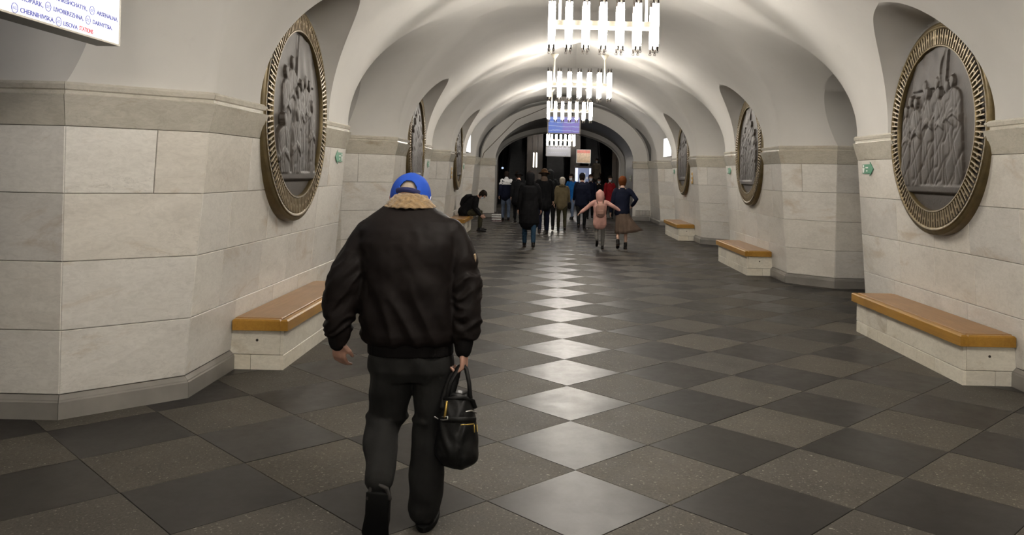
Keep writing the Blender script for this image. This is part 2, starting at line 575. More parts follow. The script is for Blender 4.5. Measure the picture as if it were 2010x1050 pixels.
# ------------------------------------------------------------------ end wall with its deep arch
EA, EB, EZ = 2.57, 1.68, 2.14
def arch_pts(a, b, zs, y, n=40, foot=True):
    pts = [(a * math.cos(math.pi * i / n), y, zs + b * math.sin(math.pi * i / n)) for i in range(n + 1)]
    if foot: pts = [(a, y, -.01)] + pts + [(-a, y, -.01)]
    return pts
mb = MB()
inn = arch_pts(EA, EB, EZ, Y_END); n = len(inn)
out = [(3.6, Y_END, -.01)] + [(3.6 * math.cos(math.pi * i / 40), Y_END, 2.2 + 2.7 * math.sin(math.pi * i / 40)) for i in range(41)] + [(-3.6, Y_END, -.01)]
def rear(a, b_, y): return [(x - .17, yy, z) for x, yy, z in arch_pts(a, b_, EZ, y)]
rev = rear(2.80, 1.50, 35.0)
b = 0
mb.v += inn + out + rev
for i in range(n - 1):
    mb.f.append((i, i + 1, n + i + 1, n + i)); mb.m.append(0)
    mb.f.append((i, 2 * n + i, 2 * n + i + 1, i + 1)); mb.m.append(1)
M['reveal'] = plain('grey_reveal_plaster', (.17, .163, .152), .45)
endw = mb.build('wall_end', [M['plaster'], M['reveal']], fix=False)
shade(endw.data, 30)
tag(endw, 'end wall with a deep round arch closing the hall', 'wall', kind='structure')
for sx in (1, -1):
    for ri in range(4):
        m1 = MB()
        A, B = (EA + .005, ROWS[ri]), (3.24, ROWS[ri + 1])
        m1.box(min(sx * A[0], sx * B[0]), max(sx * A[0], sx * B[0]), Y_END - .03, Y_END + .0, A[1] + .003, B[1] - .003)
        m1.build('marble_slab', M['marble'], endw)
    for nm, mt, z0, z1, pr in (('cornice_block', M['cornice'], 1.928, 2.12, .07), ('cornice_cap', M['cornice'], 2.135, 2.2, .06), ('plinth_block', M['plinth'], 0, .15, .055)):
        m1 = MB(); m1.box(min(sx * (EA - .02), sx * 3.2), max(sx * (EA - .02), sx * 3.2), Y_END - pr, Y_END + .3 if nm != 'plinth_block' else Y_END, z0, z1)
        m1.build(nm, mt, endw)
# white rim of the inner arch at the far mouth
mb = MB()
rs = [rear(a, bb, y) for a, bb, y in ((2.82, 1.52, 34.97), (2.64, 1.31, 34.97), (2.60, 1.27, 35.1), (2.60, 1.27, 35.6), (3.3, 2.0, 35.6))]
b = 0
for r_ in rs: mb.v += r_
for k in range(len(rs) - 1):
    for i in range(n - 1):
        mb.f.append((k * n + i, k * n + i + 1, (k + 1) * n + i + 1, (k + 1) * n + i)); mb.m.append(0)
rim = mb.build('arch_rim', M['plaster'], endw, smooth=30)
# cable running up the end wall
mb = MB()
mb.limb([(-3.05, Y_END - .035, 2.22), (-3.0, Y_END - .02, 2.40), (-1.82, Y_END - .02, 3.64), (-.9, Y_END - .02, 4.05), (-.6, Y_END - .02, 4.18)], [.012] * 5, 8)
tag(mb.build('cable', M['cable'], smooth=True), 'thin brown cable climbing the plaster above the left end of the arch', 'cable')

# walls closing the hall behind the camera and the platform sides
mb = MB(); mb.box(-9.2, 9.2, -10.9, -10.6, -.05, 5)
tag(mb.build('wall_back', M['plaster']), 'plain wall closing the hall behind the camera', 'wall', kind='structure')
for side, sx in (('left', -1), ('right', 1)):
    mb = MB()
    mb.box(min(sx * 9.0, sx * 9.2), max(sx * 9.0, sx * 9.2), -10.6, 31.6, -.05, 4.2)
    mb.box(min(sx * 6.2, sx * 9.2), max(sx * 6.2, sx * 9.2), -10.6, 31.6, 4.0, 4.2)
    for yc in CENTRES + [30.45]:
        yp = yc - BAY / 2
        mb.box(min(sx * 6.58, sx * 6.66), max(sx * 6.58, sx * 6.66), yp - 3.7, yp - 1.09, 0, 4.0)
        mb.box(min(sx * 6.58, sx * 6.66), max(sx * 6.58, sx * 6.66), yp - 1.09, yp + 1.09, 3.25, 4.0)
    tag(mb.build('wall_' + side, M['plaster']), 'platform wall beyond the %s passages' % side, 'wall', kind='structure')

# ------------------------------------------------------------------ floor of diagonal granite tiles
mb = MB(); mb.box(-9.2, 9.2, -10.9, 62, -.12, -.006)
floor = mb.build('floor', M['grout'])
tag(floor, 'granite floor of dark and speckled tiles laid diagonally', 'floor', kind='structure')
def project(X, Y, Z):
    if Y < .2: return (-9999, -9999)
    u = FPX * (X - CAM.x) / Y; v_ = -FPX * (Z - CAM.z) / Y
    return VPX + u * math.cos(ROLL) - v_ * math.sin(ROLL), VPY + u * math.sin(ROLL) + v_ * math.cos(ROLL)
def tile_mesh(name, mat):
    m1 = MB(); h = DIAG / 2 - .0022; e = .003
    ring = lambda q, z: [(q, 0, z), (0, q, z), (-q, 0, z), (0, -q, z)]
    m1.rings([ring(h, -.02), ring(h, -.0016), ring(h - e, 0)])
    me_ = m1.mesh(name)
    bm_ = bmesh.new(); bm_.from_mesh(me_); bmesh.ops.recalc_face_normals(bm_, faces=bm_.faces); bm_.to_mesh(me_); bm_.free()
    me_.materials.append(mat); return me_
tm = {0: tile_mesh('dark_tile', M['dark_tile']), 1: tile_mesh('grey_tile', M['grey_tile'])}
rest = MB()
tr = random.Random(3)
near = []
for i in range(-11, 12):
    for j in range(-18, 62):
        for kind in (0, 1):
            xl, yl = (i, j + .5) if kind == 0 else (i + .5, j)
            X, Y = (xl - .5) * DIAG, (yl + 5.035) * DIAG
            if abs(X) > 8.8 or Y < -10 or Y > 60: continue
            inhall = abs(X) < 3.75
            if Y > 35.5 and abs(X) > 6.5: continue
            px_, py_ = project(X, Y, 0)
            vis = inhall and 2.2 < Y < 17.5 and -180 < px_ < 2190 and py_ < 1200
            if vis: near.append((px_, py_, X, Y, kind))
            else:
                h = DIAG / 2 - .0022
                rest.mi = kind
                b = len(rest.v); rest.v += [(X + h, Y, 0), (X, Y + h, 0), (X - h, Y, 0), (X, Y - h, 0)]
                rest.f.append((b, b + 1, b + 2, b + 3)); rest.m.append(kind)
for (_, _, X, Y, kind) in near:
    o = link('dark_tile' if kind == 0 else 'speckled_tile', tm[kind], floor)
    o.location = (X, Y, tr.uniform(-.0006, .0006))
    o.rotation_euler = (tr.gauss(0, .0007), tr.gauss(0, .0007), tr.choice([0, 1, 2, 3]) * math.pi / 2)
o = rest.build('far_tiling', [M['dark_tile'], M['grey_tile']], floor, fix=False); o['kind'] = 'stuff'

# ------------------------------------------------------------------ benches
def bench(side, yc, label):
    sx = 1 if side == 'right' else -1
    t = thing('bench', label, 'bench', (sx * 3.05, yc, 0), 0, 'wooden topped marble benches along the pylons')
    rr = random.Random(int(yc * 10) + sx)
    f, bk, hl = -.228, .165, 1.185     # front, back (toward wall), half length in local x*sx, y
    def bx(name, x0, x1, y0, y1, z0, z1, mt, ch=.004, parent=t):
        m1 = MB(); X0, X1 = sorted((sx * x0, sx * x1))
        r0 = [(X0, y0), (X1, y0), (X1, y1), (X0, y1)]
        ins = [(X0 + ch, y0 + ch), (X1 - ch, y0 + ch), (X1 - ch, y1 - ch), (X0 + ch, y1 - ch)]
        m1.rings([[(x, y, z0) for x, y in r0], [(x, y, z1 - ch) for x, y in r0], [(x, y, z1) for x, y in ins]])
        return m1.build(name, mt, parent)
    bx('core', f + .03, bk, -hl + .03, hl - .03, 0, .328, M['joint'])
    # upper facing slabs and the low course of small slabs
    cuts = [-hl, -hl + 1.62 + rr.uniform(-.1, .1), -hl + 2.1, hl]
    for a, b in zip(cuts[:-1], cuts[1:]):
        bx('facing_slab', f, f + .028, a + .002, b - .002, .128, .326, M['bench_stone'])
    y = -hl
    while y < hl - .02:
        w_ = rr.choice([.2, .28, .36, .5]); y2 = min(y + w_, hl)
        if hl - y2 < .1: y2 = hl
        bx('plinth_slab', f + .002, f + .03, y + .002, y2 - .002, 0, .122, M['bench_stone'])
        y = y2
    for e in (-1, 1):
        ya, yb = sorted((e * hl, e * (hl - .028)))
        bx('facing_slab', f + .03, bk + .07, ya, yb, .128, .326, M['bench_stone'])
        bx('plinth_slab', f + .03, f + .27, ya, yb, 0, .122, M['bench_stone'])
        bx('plinth_slab', f + .274, bk + .07, ya, yb, 0, .122, M['bench_stone'])
        m1 = MB(); m1.lathe([(.011, -.004), (.011, .004)], (sx * (f + .22), e * hl, .245), 10, 'Y')
        m1.build('bolt', M['black_metal'], t)
    # wooden top: board with a groove, then a rail round the front and ends
    o_ = .045
    bx('seat_board', f + .022, bk + .02, -hl - o_ + .062, hl + o_ - .062, .36, .428, M['wood_top'], .006)
    bx('front_rail', f - o_, f + .016, -hl - o_, hl + o_, .332, .424, M['wood_rail'], .012)
    for e in (-1, 1):
        ya, yb = sorted((e * (hl + o_), e * (hl + o_ - .056)))
        bx('end_rail', f + .017, bk + .02, ya, yb, .332, .424, M['wood_rail'], .012)
    return t
for yc in (8.1, 15.55, 23.0):
    for side in ('left', 'right'):
        bench(side, yc, '%s wooden topped marble bench along the %s wall' % (WORD[yc], side))

# ------------------------------------------------------------------ bronze medallions
FIG = {
 'A': dict(base=-.56, figs=[(-.58, .10, .20), (-.47, .10, .30), (-.36, .10, .27), (-.25, .11, .42), (-.12, .10, .35), (.03, .12, .43), (.14, .09, .33), (.27, .12, .38), (.40, .13, .42)], banner=(-.52, .14, .40, .78), pole=(.18, .74)),
 'B': dict(base=-.57, figs=[(-.48, .15, -.08), (-.34, .11, .36), (-.20, .12, .47), (-.05, .10, .20), (.06, .12, .28), (.20, .12, .33), (.33, .11, .30), (.44, .10, .10), (-.10, .13, -.02)], banner=(-.08, .50, .30, .76), pole=(-.08, .76)),
 'C': dict(base=-.58, figs=[(-.45, .13, .22), (-.28, .12, .38), (-.12, .13, .52), (.04, .12, .60), (.20, .12, .46), (.36, .12, .30), (.48, .10, .12)], banner=(-.30, .10, .50, .78), pole=(.0, .78)),
}
def relief_height(a, b, spec, seed):
    rs = np.random.RandomState(seed)
    h = np.zeros_like(a)
    x0, x1, z0, z1 = spec['banner']
    wav = .02 * np.sin(a * 11 + 1.3)
    bm_ = (a > x0) & (a < x1 + .06 * np.sin(b * 9)) & (b > z0) & (b < z1 + wav)
    h = np.where(bm_, .016 + .006 * np.sin(a * 26 + b * 9), h)
    pa, pz = spec['pole']
    h = np.where((np.abs(a - pa - .12 * (b - .3)) < .014) & (b < pz) & (b > 0), np.maximum(h, .028), h)
    base = spec['base']
    order = sorted(spec['figs'], key=lambda f_: -f_[2])
    for k, (fa, fw, fb) in enumerate(order):
        dep = .016 + .004 * k
        sh = fb - .10
        lean = rs.uniform(-.05, .05)
        aa = a - fa - lean * (b - base)
        wb = 1.22 * fw * np.clip(.92 + .25 * (sh - b) / (sh - base + 1e-6), .6, 1.25)
        wb = np.where(b > sh - .06, wb * np.sqrt(np.clip(1 - ((b - (sh - .06)) / .11) ** 2, 0, 1)), wb)
        u = aa / np.maximum(wb, 1e-4)
        body = (np.abs(u) < 1) & (b > base) & (b < sh + .05)
        fold = -.0065 * np.maximum(0, np.sin(aa * 62 + 2.6 * np.sin(a * 23 + b * 13) + 3 * np.sin(b * 5 + k) + k)) ** 5 - .005 * np.maximum(0, np.sin(aa * 27 - b * 24 + 2 * k)) ** 7
        hb = dep * np.sqrt(np.clip(1 - u ** 4, 0, 1)) ** .6 + .010 + fold
        h = np.where(body, np.maximum(h, hb), h)
        arm = np.abs(b - (sh - .17 - .6 * np.abs(aa))) < .03
        h = np.where(body & arm & (np.abs(u) < .85), h + .010, h)
        hd = ((aa - lean * .3) / .042) ** 2 + ((b - fb) / .058) ** 2
        h = np.where(hd < 1, np.maximum(h, dep + .006 + .014 * np.sqrt(np.clip(1 - hd, 0, 1))), h)
        hair = ((aa - lean * .3) / .047) ** 2 + ((b - fb - .022) / .046) ** 2
        h = np.where(hair < 1, np.maximum(h, dep + .014), h)
    h = np.where((b > base - .065) & (b < base + .01), np.maximum(h, .05), h)
    return h

FINS = 116
def fin_mesh():
    m1 = MB()
    w_, r0, r1, d_ = .0068, .815, .957, .012
    m1.box(-d_, 0, -w_, w_, r0, r1)
    m1.hexa([(-d_, w_, .872), (0, w_, .872), (0, .0215, .895), (-d_, .0215, .895), (-d_, w_, .888), (0, w_, .888), (0, .0215, .907), (-d_, .0215, .907)])
    return m1
_fm = None
def medallion(side, yc, spec, seed, label, res, fine):
    global _fm
    sx = 1 if side == 'right' else -1
    # local frame: -x faces the hall, y along the wall, z up; left ones are turned round
    t = thing('medallion', label, 'medallion', (sx * 3.085, yc, 2.2), 0 if sx > 0 else math.pi, 'round bronze relief medallions on the pylons')
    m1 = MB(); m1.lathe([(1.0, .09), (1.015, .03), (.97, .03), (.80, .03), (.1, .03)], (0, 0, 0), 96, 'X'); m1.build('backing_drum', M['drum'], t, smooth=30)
    m1 = MB(); prof = [(.955, .03), (.955, .004), (.965, -.006), (.985, -.008), (.995, .004), (1.012, .006), (1.03, .016), (1.034, .04), (1.034, .10), (.99, .10)]
    m1.rings([[(x_, r_ * math.cos(2 * math.pi * j / 120), r_ * math.sin(2 * math.pi * j / 120)) for r_, x_ in prof] for j in range(120)], closed=True)
    m1.build('outer_rim', M['brass'], t, smooth=40)
    m1 = MB(); prof = [(.79, .03), (.79, .0), (.797, -.012), (.810, -.014), (.817, -.004), (.817, .03)]
    m1.rings([[(x_, r_ * math.cos(2 * math.pi * j / 120), r_ * math.sin(2 * math.pi * j / 120)) for r_, x_ in prof] for j in range(120)], closed=True)
    m1.build('inner_rim', M['brass'], t, smooth=40)
    if fine:
        if _fm is None:
            f0 = fin_mesh(); o = f0.build('fin', M['fin'], t); _fm = o.data; o.rotation_euler = (0, 0, 0)
        for k in range(FINS):
            o = link('fin', _fm, t); o.rotation_euler = (2 * math.pi * (k + .5) / FINS, 0, 0)
            o.scale = (1, 1 if k % 2 else -1, 1)
    else:
        m1 = MB()
        f0 = fin_mesh()
        for k in range(FINS):
            ca, sa = math.cos(2 * math.pi * k / FINS), math.sin(2 * math.pi * k / FINS)
            m1.add([(x, y * ca - z * sa, y * sa + z * ca) for x, y, z in f0.v], f0.f)
        o = m1.build('fin_ring', M['fin'], t); o['kind'] = 'stuff'
    # relief plate
    g = np.linspace(-.8, .8, res)
    A, B = np.meshgrid(g, g)
    H_ = relief_height(A, B, FIG[spec], seed)
    for _ in range(1 if res > 120 else 0):
        H_[1:-1, 1:-1] = .4 * H_[1:-1, 1:-1] + .15 * (H_[:-2, 1:-1] + H_[2:, 1:-1] + H_[1:-1, :-2] + H_[1:-1, 2:])
    rad = np.sqrt(A ** 2 + B ** 2)
    scl = np.where(rad > .795, .795 / np.maximum(rad, 1e-6), 1)
    # viewer's right is -y here: the face points to -x
    vs_ = np.stack([.025 - .75 * H_, -A * scl, B * scl], -1).reshape(-1, 3)
    fs = []
    for i in range(res - 1):
        for j in range(res - 1):
            if min(rad[i, j], rad[i + 1, j], rad[i, j + 1], rad[i + 1, j + 1]) < .795:
                fs.append((i * res + j, (i + 1) * res + j, (i + 1) * res + j + 1, i * res + j + 1))
    me_ = bpy.data.meshes.new('relief'); me_.from_pydata(vs_.tolist(), [], fs); me_.update()
    bm_ = bmesh.new(); bm_.from_mesh(me_)
    bmesh.ops.delete(bm_, geom=[v for v in bm_.verts if not v.link_faces], context='VERTS')
    bmesh.ops.recalc_face_normals(bm_, faces=bm_.faces); bm_.to_mesh(me_); bm_.free()
    me_.materials.append(M['relief']); shade(me_, 50)
    link('relief', me_, t)
    return t
medallion('right', 8.1, 'A', 1, 'large bronze medallion of a row of standing figures on nearest right pylon', 190, True)
medallion('left', 8.1, 'B', 2, 'large bronze medallion of a crowd under a banner on nearest left pylon', 190, True)
medallion('right', 15.55, 'C', 3, 'bronze relief medallion above the second bench on the right', 110, False)
medallion('left', 15.55, 'C', 4, 'bronze relief medallion behind the blue cap, second pylon on the left', 110, False)
medallion('right', 23.0, 'A', 5, 'smallest and farthest bronze medallion on the right wall', 80, False)
medallion('left', 23.0, 'B', 6, 'farthest bronze medallion on the left, above the seated man', 80, False)

# ------------------------------------------------------------------ chandeliers
def chandelier(y, zc, label, top=4.27, rows=(-.13, .13), n=7, fat=1.0, lamp='tube'):
    t = thing('chandelier', label, 'chandelier', (0, y, zc), 0, 'tube chandeliers hanging along the vault')
    for sx in (-1, 1):
        m1 = MB(); m1.lathe([(.02, -.09), (.05, -.05), (.085, .0), (.085, .02)], (sx * .545, 0, top - zc - .02), 16); m1.build('canopy', M['white_metal'], t, smooth=30)
        m1 = MB(); m1.lathe([(.017, .0), (.017, top - zc - .08)], (sx * .545, 0, .02), 12); m1.build('rod', M['white_metal'], t, smooth=30)
    L = .215 * (n - 1) / 2
    for yy in rows:
        m1 = MB(); m1.box(-L - .04, L + .04, yy - .012, yy + .012, -.03, .035); m1.build('crossbar', M['white_metal'], t)
    for sx in (-1, 1):
        m1 = MB(); m1.box(sx * .545 - .02, sx * .545 + .02, rows[0], rows[-1], -.012, .02); m1.build('bridge', M['white_metal'], t)
    tube = MB(); tube.lathe([(.006, -.278), (.012 * fat, -.262), (.0145 * fat, -.12), (.0145 * fat, .12), (.012 * fat, .262), (.006, .278)], (0, 0, 0), 10)
    tm_ = tube.mesh('lamp_tube'); tm_.materials.append(M[lamp]); shade(tm_, 60)
    cap = MB(); cap.lathe([(.010, 0), (.013, .022), (.011, .05), (.006, .06)], (0, 0, .262), 8)
    for k in (-1, 1):
        cap.limb([(k * .006, 0, .315), (k * .016, 0, .335), (k * .010, 0, .352), (0, 0, .345)], [.0035] * 4, 5)
    cap.lathe([(.004, .06), (.0045, .09)], (0, 0, .262), 6)
    cm = cap.mesh('end_cap'); cm.materials.append(M['black_metal'])
    for i in range(n):
        x = -L + i * .215
        for yy in rows:
            m1 = MB(); m1.box(x - .04, x + .04, yy - .008, yy + .008, -.01, .012); m1.lathe([(.006, -.30), (.006, .30)], (x, yy, 0), 6)
            br = m1.build('lamp_bracket', M['white_metal'], t)
            for s_ in (-1, 1):
                o = link('lamp_tube', tm_, t); o.location = (x + s_ * .029, yy - .012, 0)
                for e in (0, 1):
                    q_ = link('end_cap', cm, o); q_.rotation_euler = (0, math.pi * e, 0)
    return t
chandelier(10.5, 3.56, 'nearest tube chandelier, cut by the top of the photo')
chandelier(18.0, 3.60, 'second tube chandelier, hung from two cream rods')
chandelier(25.4, 3.60, 'third tube chandelier, overlapping the blue screen')
chandelier(40.3, 3.30, 'small far tube chandelier below the blue screen', top=5.6, fat=1.25)
chandelier(3.05, 3.56, 'tube chandelier above the camera', lamp='boosted_tube')
chandelier(-4.4, 3.56, 'tube chandelier behind the camera', lamp='boosted_tube')

# ------------------------------------------------------------------ signs
def text(body, size, loc, rot, mat, parent, name='lettering', align='LEFT', ex=.0008, width=None):
    cu = bpy.data.curves.new(name, 'FONT')
    cu.body = body; cu.size = size; cu.align_x = align; cu.extrude = ex; cu.offset = size * .022
    cu.materials.append(mat)
    tmp = link(name, cu)
    bpy.context.view_layer.update()
    me_ = bpy.data.meshes.new_from_object(tmp.evaluated_get(bpy.context.evaluated_depsgraph_get()))
    bpy.data.objects.remove(tmp)
    o = link(name, me_, parent); o.location = loc; o.rotation_euler = rot
    if width:
        xs = [v.co.x for v in me_.vertices]; o.scale = (width / (max(xs) - min(xs)), 1, 1)
    return o
def lit(name, col, s):
    return emitter(name, col, s)
M['sign_white'] = lit('backlit_white', (.93, .93, 1.0), .68)
M['sign_blue'] = lit('backlit_blue_ink', (.06, .07, .34), .16)
M['sign_red'] = lit('backlit_red_ink', (.70, .06, .08), .15)
def lightbox(sx, y0, y1, z0, h, label, letters):
    X = sx * 3.2; L = y1 - y0
    t = thing('direction_sign', label, 'sign', (X, (y0 + y1) / 2, z0), 0)
    d_ = .13 * sx
    m1 = MB(); m1.box(min(0, d_), max(0, d_), -L / 2, L / 2, 0, h)
    m1.build('housing', M['dark_metal'], t)
    m1 = MB(); m1.box(min(-.004 * sx, 0), max(-.004 * sx, 0), -L / 2 + .012, L / 2 - .012, .010, h - .015)
    m1.build('lit_panel', M['sign_white'], t)
    m1 = MB(); m1.box(min(d_, d_ + .004 * sx), max(d_, d_ + .004 * sx), -L / 2 + .012, L / 2 - .012, .010, h - .015)
    m1.build('lit_panel', M['sign_white'], t)  # added back face out of view, glows to brighten the passage soffit
    for (a, b, c_, e) in ((-L / 2, L / 2, 0, .010), (-L / 2, L / 2, h - .015, h)):
        m1 = MB(); m1.box(min(-.008 * sx, 0), max(-.008 * sx, 0), a, b, c_, e); m1.build('frame_edge', M['white_metal'], t)
    for a in (-L / 2, L / 2 - .012):
        m1 = MB(); m1.box(min(-.008 * sx, 0), max(-.008 * sx, 0), a, a + .012, .010, h - .015); m1.build('frame_edge', M['white_metal'], t)
    for yy in (-L * .32, L * .32):
        m1 = MB(); m1.lathe([(.012, h), (.012, h + .38)], (d_ / 2, yy, 0), 8); m1.build('hanger_rod', M['white_metal'], t)
    # face normal is -sx x; on the left wall text reads toward +y
    rot = (R(90), 0, R(90)) if sx < 0 else (R(90), 0, R(-90))
    for (body, y0_, y1_, zz, mt) in letters:
        text(body, .033, (-.006 * sx, y0_, zz), rot, M[mt], t, width=y1_ - y0_)
    return t
def roundel(t, x, y, z, r_, mat):
    m1 = MB(); n_ = 24
    m1.rings([[(x + dx, y + rr * math.cos(2 * math.pi * j / n_), z + rr * math.sin(2 * math.pi * j / n_)) for rr, dx in ((r_, 0), (r_, .002), (r_ * .86, .002), (r_ * .86, 0))] for j in range(n_)], closed=True)
    for dz in (-.22, .0, .22):
        m1.box(x, x + .002, y - r_ * .62, y + r_ * .62, z + dz * r_ - r_ * .05, z + dz * r_ + r_ * .05)
    return m1.build('metro_roundel', mat, t)
# large sign hanging in the passage at upper left; y local = world y - 3.92
sg = lightbox(-1, 2.95, 4.89, 2.372, .66, 'backlit white direction sign hanging at the top left corner', [
    ('CHERNIHIVSKA,', .042, .318, .022, 'sign_blue'), ('LISOVA', .396, .528, .022, 'sign_blue'), ('STATIONS', .545, .680, .024, 'sign_red'),
    ('HIDROPARK,', -.02, .220, .080, 'sign_blue'), ('LIVOBEREZHNA,', .308, .580, .080, 'sign_blue'), ('DARNYTSIA,', .672, .880, .080, 'sign_blue'),
    ('KHRESHCHATYK,', .330, .615, .139, 'sign_blue'), ('ARSENALNA,', .714, .945, .139, 'sign_blue')])
for yy, zz in ((.0, .034), (.354, .034), (.262, .092), (.626, .092), (.664, .151)):
    roundel(sg, .006, yy, zz, .025, M['sign_blue'])
lightbox(1, 25.8, 27.6, 2.30, .62, 'bright sliver of a backlit sign in the farthest right passage', [])
lightbox(-1, 25.8, 27.6, 2.30, .62, 'tiny bright sliver of a backlit sign in the farthest left passage', [])

# green arrow plates at the far end of each pylon face, pointing back toward the camera
for yc in (8.1, 15.55, 23.0):
    for side, sx in (('left', -1), ('right', 1)):
        t = thing('arrow_sign', 'green arrow sign under the cornice of the %s %s pylon' % (WORD[yc], side), 'sign', (sx * (wall_x(1.82) - .004), yc + 1.72, 1.82), 0, 'green arrow signs on the pylons')
        pts = [(.17, .055), (-.05, .055), (-.05, .085), (-.155, 0), (-.05, -.085), (-.05, -.055), (.17, -.055)]
        m1 = MB(); m1.rings([[(0, a, b) for a, b in pts], [(-sx * .006, a, b) for a, b in pts]]); m1.build('arrow_plate', M['green'], t)
        m1 = MB(); x0, x1 = sorted((-sx * .006, -sx * .008))
        m1.lathe([(.016, 0), (.016, .002)], (x0, .135, .033), 10, 'X'); m1.hexa([(x0, .118, -.045), (x1, .118, -.045), (x1, .152, -.045), (x0, .152, -.045), (x0, .105, .012), (x1, .105, .012), (x1, .165, .012), (x0, .165, .012)])
        m1.build('figure_symbol', M['white_print'], t)
        m1 = MB(); m1.box(x0, x1, .0, .075, .008, .022); m1.box(x0, x1, .015, .055, -.03, -.014); m1.build('print_line', M['white_print'], t)
# amber notice strips near the benches of the third pylons
for side, sx in (('left', -1), ('right', 1)):
    t = thing('notice_strip', 'narrow amber notice on the third %s pylon, beside its medallion' % side, 'notice', (sx * (wall_x(1.7) - .004), 21.72, 1.5), 0)
    m1 = MB(); m1.box(min(0, -sx * .004), max(0, -sx * .004), -.10, .10, 0, .36); m1.build('plate', M['orange'], t)
    m1 = MB()
    for zz in (.06, .17, .28): m1.box(min(-sx * .004, -sx * .006), max(-sx * .004, -sx * .006), -.06, .06, zz, zz + .05)
    m1.build('print_block', M['white_print'], t)
# red pipe on the short left pylon
m1 = MB(); m1.limb([(-3.50, 27.96, 1.08), (-3.50, 27.96, 1.88)], [.028, .028], 8)
m1.limb([(-3.50, 28.0, 1.6), (-3.50, 27.93, 1.6)], [.04, .04], 8)
tag(m1.build('red_pipe', M['red'], smooth=True), 'upright red pipe on the marble behind the seated man', 'pipe')

# floor grille low on the right of the end wall
t = thing('vent_grille', 'low wall grille at the foot of the right end wall', 'grille', (2.95, Y_END - .05, .2), 0)
for k in range(12):
    m1 = MB(); m1.box(-.26 + k * .045, -.245 + k * .045, -.008, .0, 0, .17); m1.build('bar', M['plinth'], t)
for zz in (-.012, .17):
    m1 = MB(); m1.box(-.27, .27, -.01, .0, zz, zz + .012); m1.build('rail', M['plinth'], t)
# pale green plate on the reveal beside the woman
m1 = MB(); m1.box(2.4, 2.56, 31.6, 31.63, 1.45, 1.62); 
M['pale_green'] = plain('pale_green_plate', (.25, .27, .17), .5)
t = thing('small_plate', 'small olive plate on the right jamb of the end arch', 'plate', (2.565, 31.9, 1.45))
m1 = MB(); m1.box(-.012, 0, -.35, .35, 0, .22); m1.build('plate_face', M['pale_green'], t)
m1 = MB(); m1.box(-.016, -.012, -.25, .25, .09, .12); m1.build('print_line', M['white_print'], t)

# ------------------------------------------------------------------ hanging screen
m, nt, p = newmat('screen_picture')
v_ = coords(nt)
sep = nt.nodes.new('ShaderNodeSeparateXYZ'); nt.links.new(v_, sep.inputs[0])
mr = N(nt, 'ShaderNodeMapRange'); nt.links.new(sep.outputs[0], mr.inputs[0]); mr.inputs[1].default_value = -.5; mr.inputs[2].default_value = .5
c = ramp(nt, mr.outputs[0], [(0, (.01, .14, .75)), (.42, (.02, .12, .70)), (.5, (.16, .10, .62)), (1, (.20, .14, .66))])
wv = N(nt, 'ShaderNodeTexWave', Scale=2.2, Distortion=5.0, Detail=3.0); wv.bands_direction = 'Z'; nt.links.new(v_, wv.inputs['Vector'])
c = mix(nt, ramp(nt, wv.outputs['Fac'], [(.86, (0, 0, 0)), (.97, (.75, .75, .75))]), c, (.45, .62, 1.0))
c = mix(nt, ramp(nt, noise(nt, v_, 6, 4, .7, 1), [(.5, (0, 0, 0)), (.75, (.6, .6, .6))]), c, (.03, .04, .30))
nt.links.new(c, p.inputs['Emission Color']); p.inputs['Base Color'].default_value = (.01, .01, .012, 1)
p.inputs['Emission Strength'].default_value = .34
M['screen'] = m
t = thing('hanging_screen', 'blue and violet video screen hanging under the vault', 'screen', (-.11, 28.0, 3.05))
m1 = MB(); m1.box(-.56, .56, .02, .16, -.03, .57); m1.build('housing', M['dark_metal'], t)
m1 = MB(); m1.box(-.52, .52, -.002, .02, 0, .54); m1.build('display', M['screen'], t)
for (a, b, c_, d_) in ((-.56, .56, -.03, 0), (-.56, .56, .54, .57), (-.56, -.52, 0, .54), (.52, .56, 0, .54)):
    m1 = MB(); m1.box(a, b, -.012, .02, c_, d_); m1.build('bezel', M['black_metal'], t)
for sx in (-1, 1):
    m1 = MB(); m1.limb([(sx * .3, .09, .57), (sx * .2, .09, 1.02)], [.018, .018], 8); m1.build('hanger', M['dark_metal'], t)
m1 = MB(); m1.box(-.25, .25, -.05, .25, 1.0, 1.22); m1.build('ceiling_mount', M['dark_metal'], t)

# ------------------------------------------------------------------ far escalator hall
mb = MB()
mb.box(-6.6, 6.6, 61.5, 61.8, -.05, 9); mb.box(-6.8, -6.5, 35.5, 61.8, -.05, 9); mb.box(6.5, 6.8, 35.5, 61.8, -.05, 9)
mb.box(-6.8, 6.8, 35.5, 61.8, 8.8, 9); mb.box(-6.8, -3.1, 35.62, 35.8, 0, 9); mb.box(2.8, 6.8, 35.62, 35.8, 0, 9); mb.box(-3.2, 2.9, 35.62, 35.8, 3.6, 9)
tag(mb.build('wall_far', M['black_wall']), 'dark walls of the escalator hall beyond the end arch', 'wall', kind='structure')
M['rubber'] = plain('dark_rubber', (.012, .012, .013), .4)
M['escalator'] = plain('dark_escalator_panel', (.05, .045, .042), .32, .4)
M['step'] = plain('escalator_step', (.05, .05, .052), .4, .5)
M['blue_lamp'] = emitter('cold_lamp', (.6, .75, 1.0), .5)
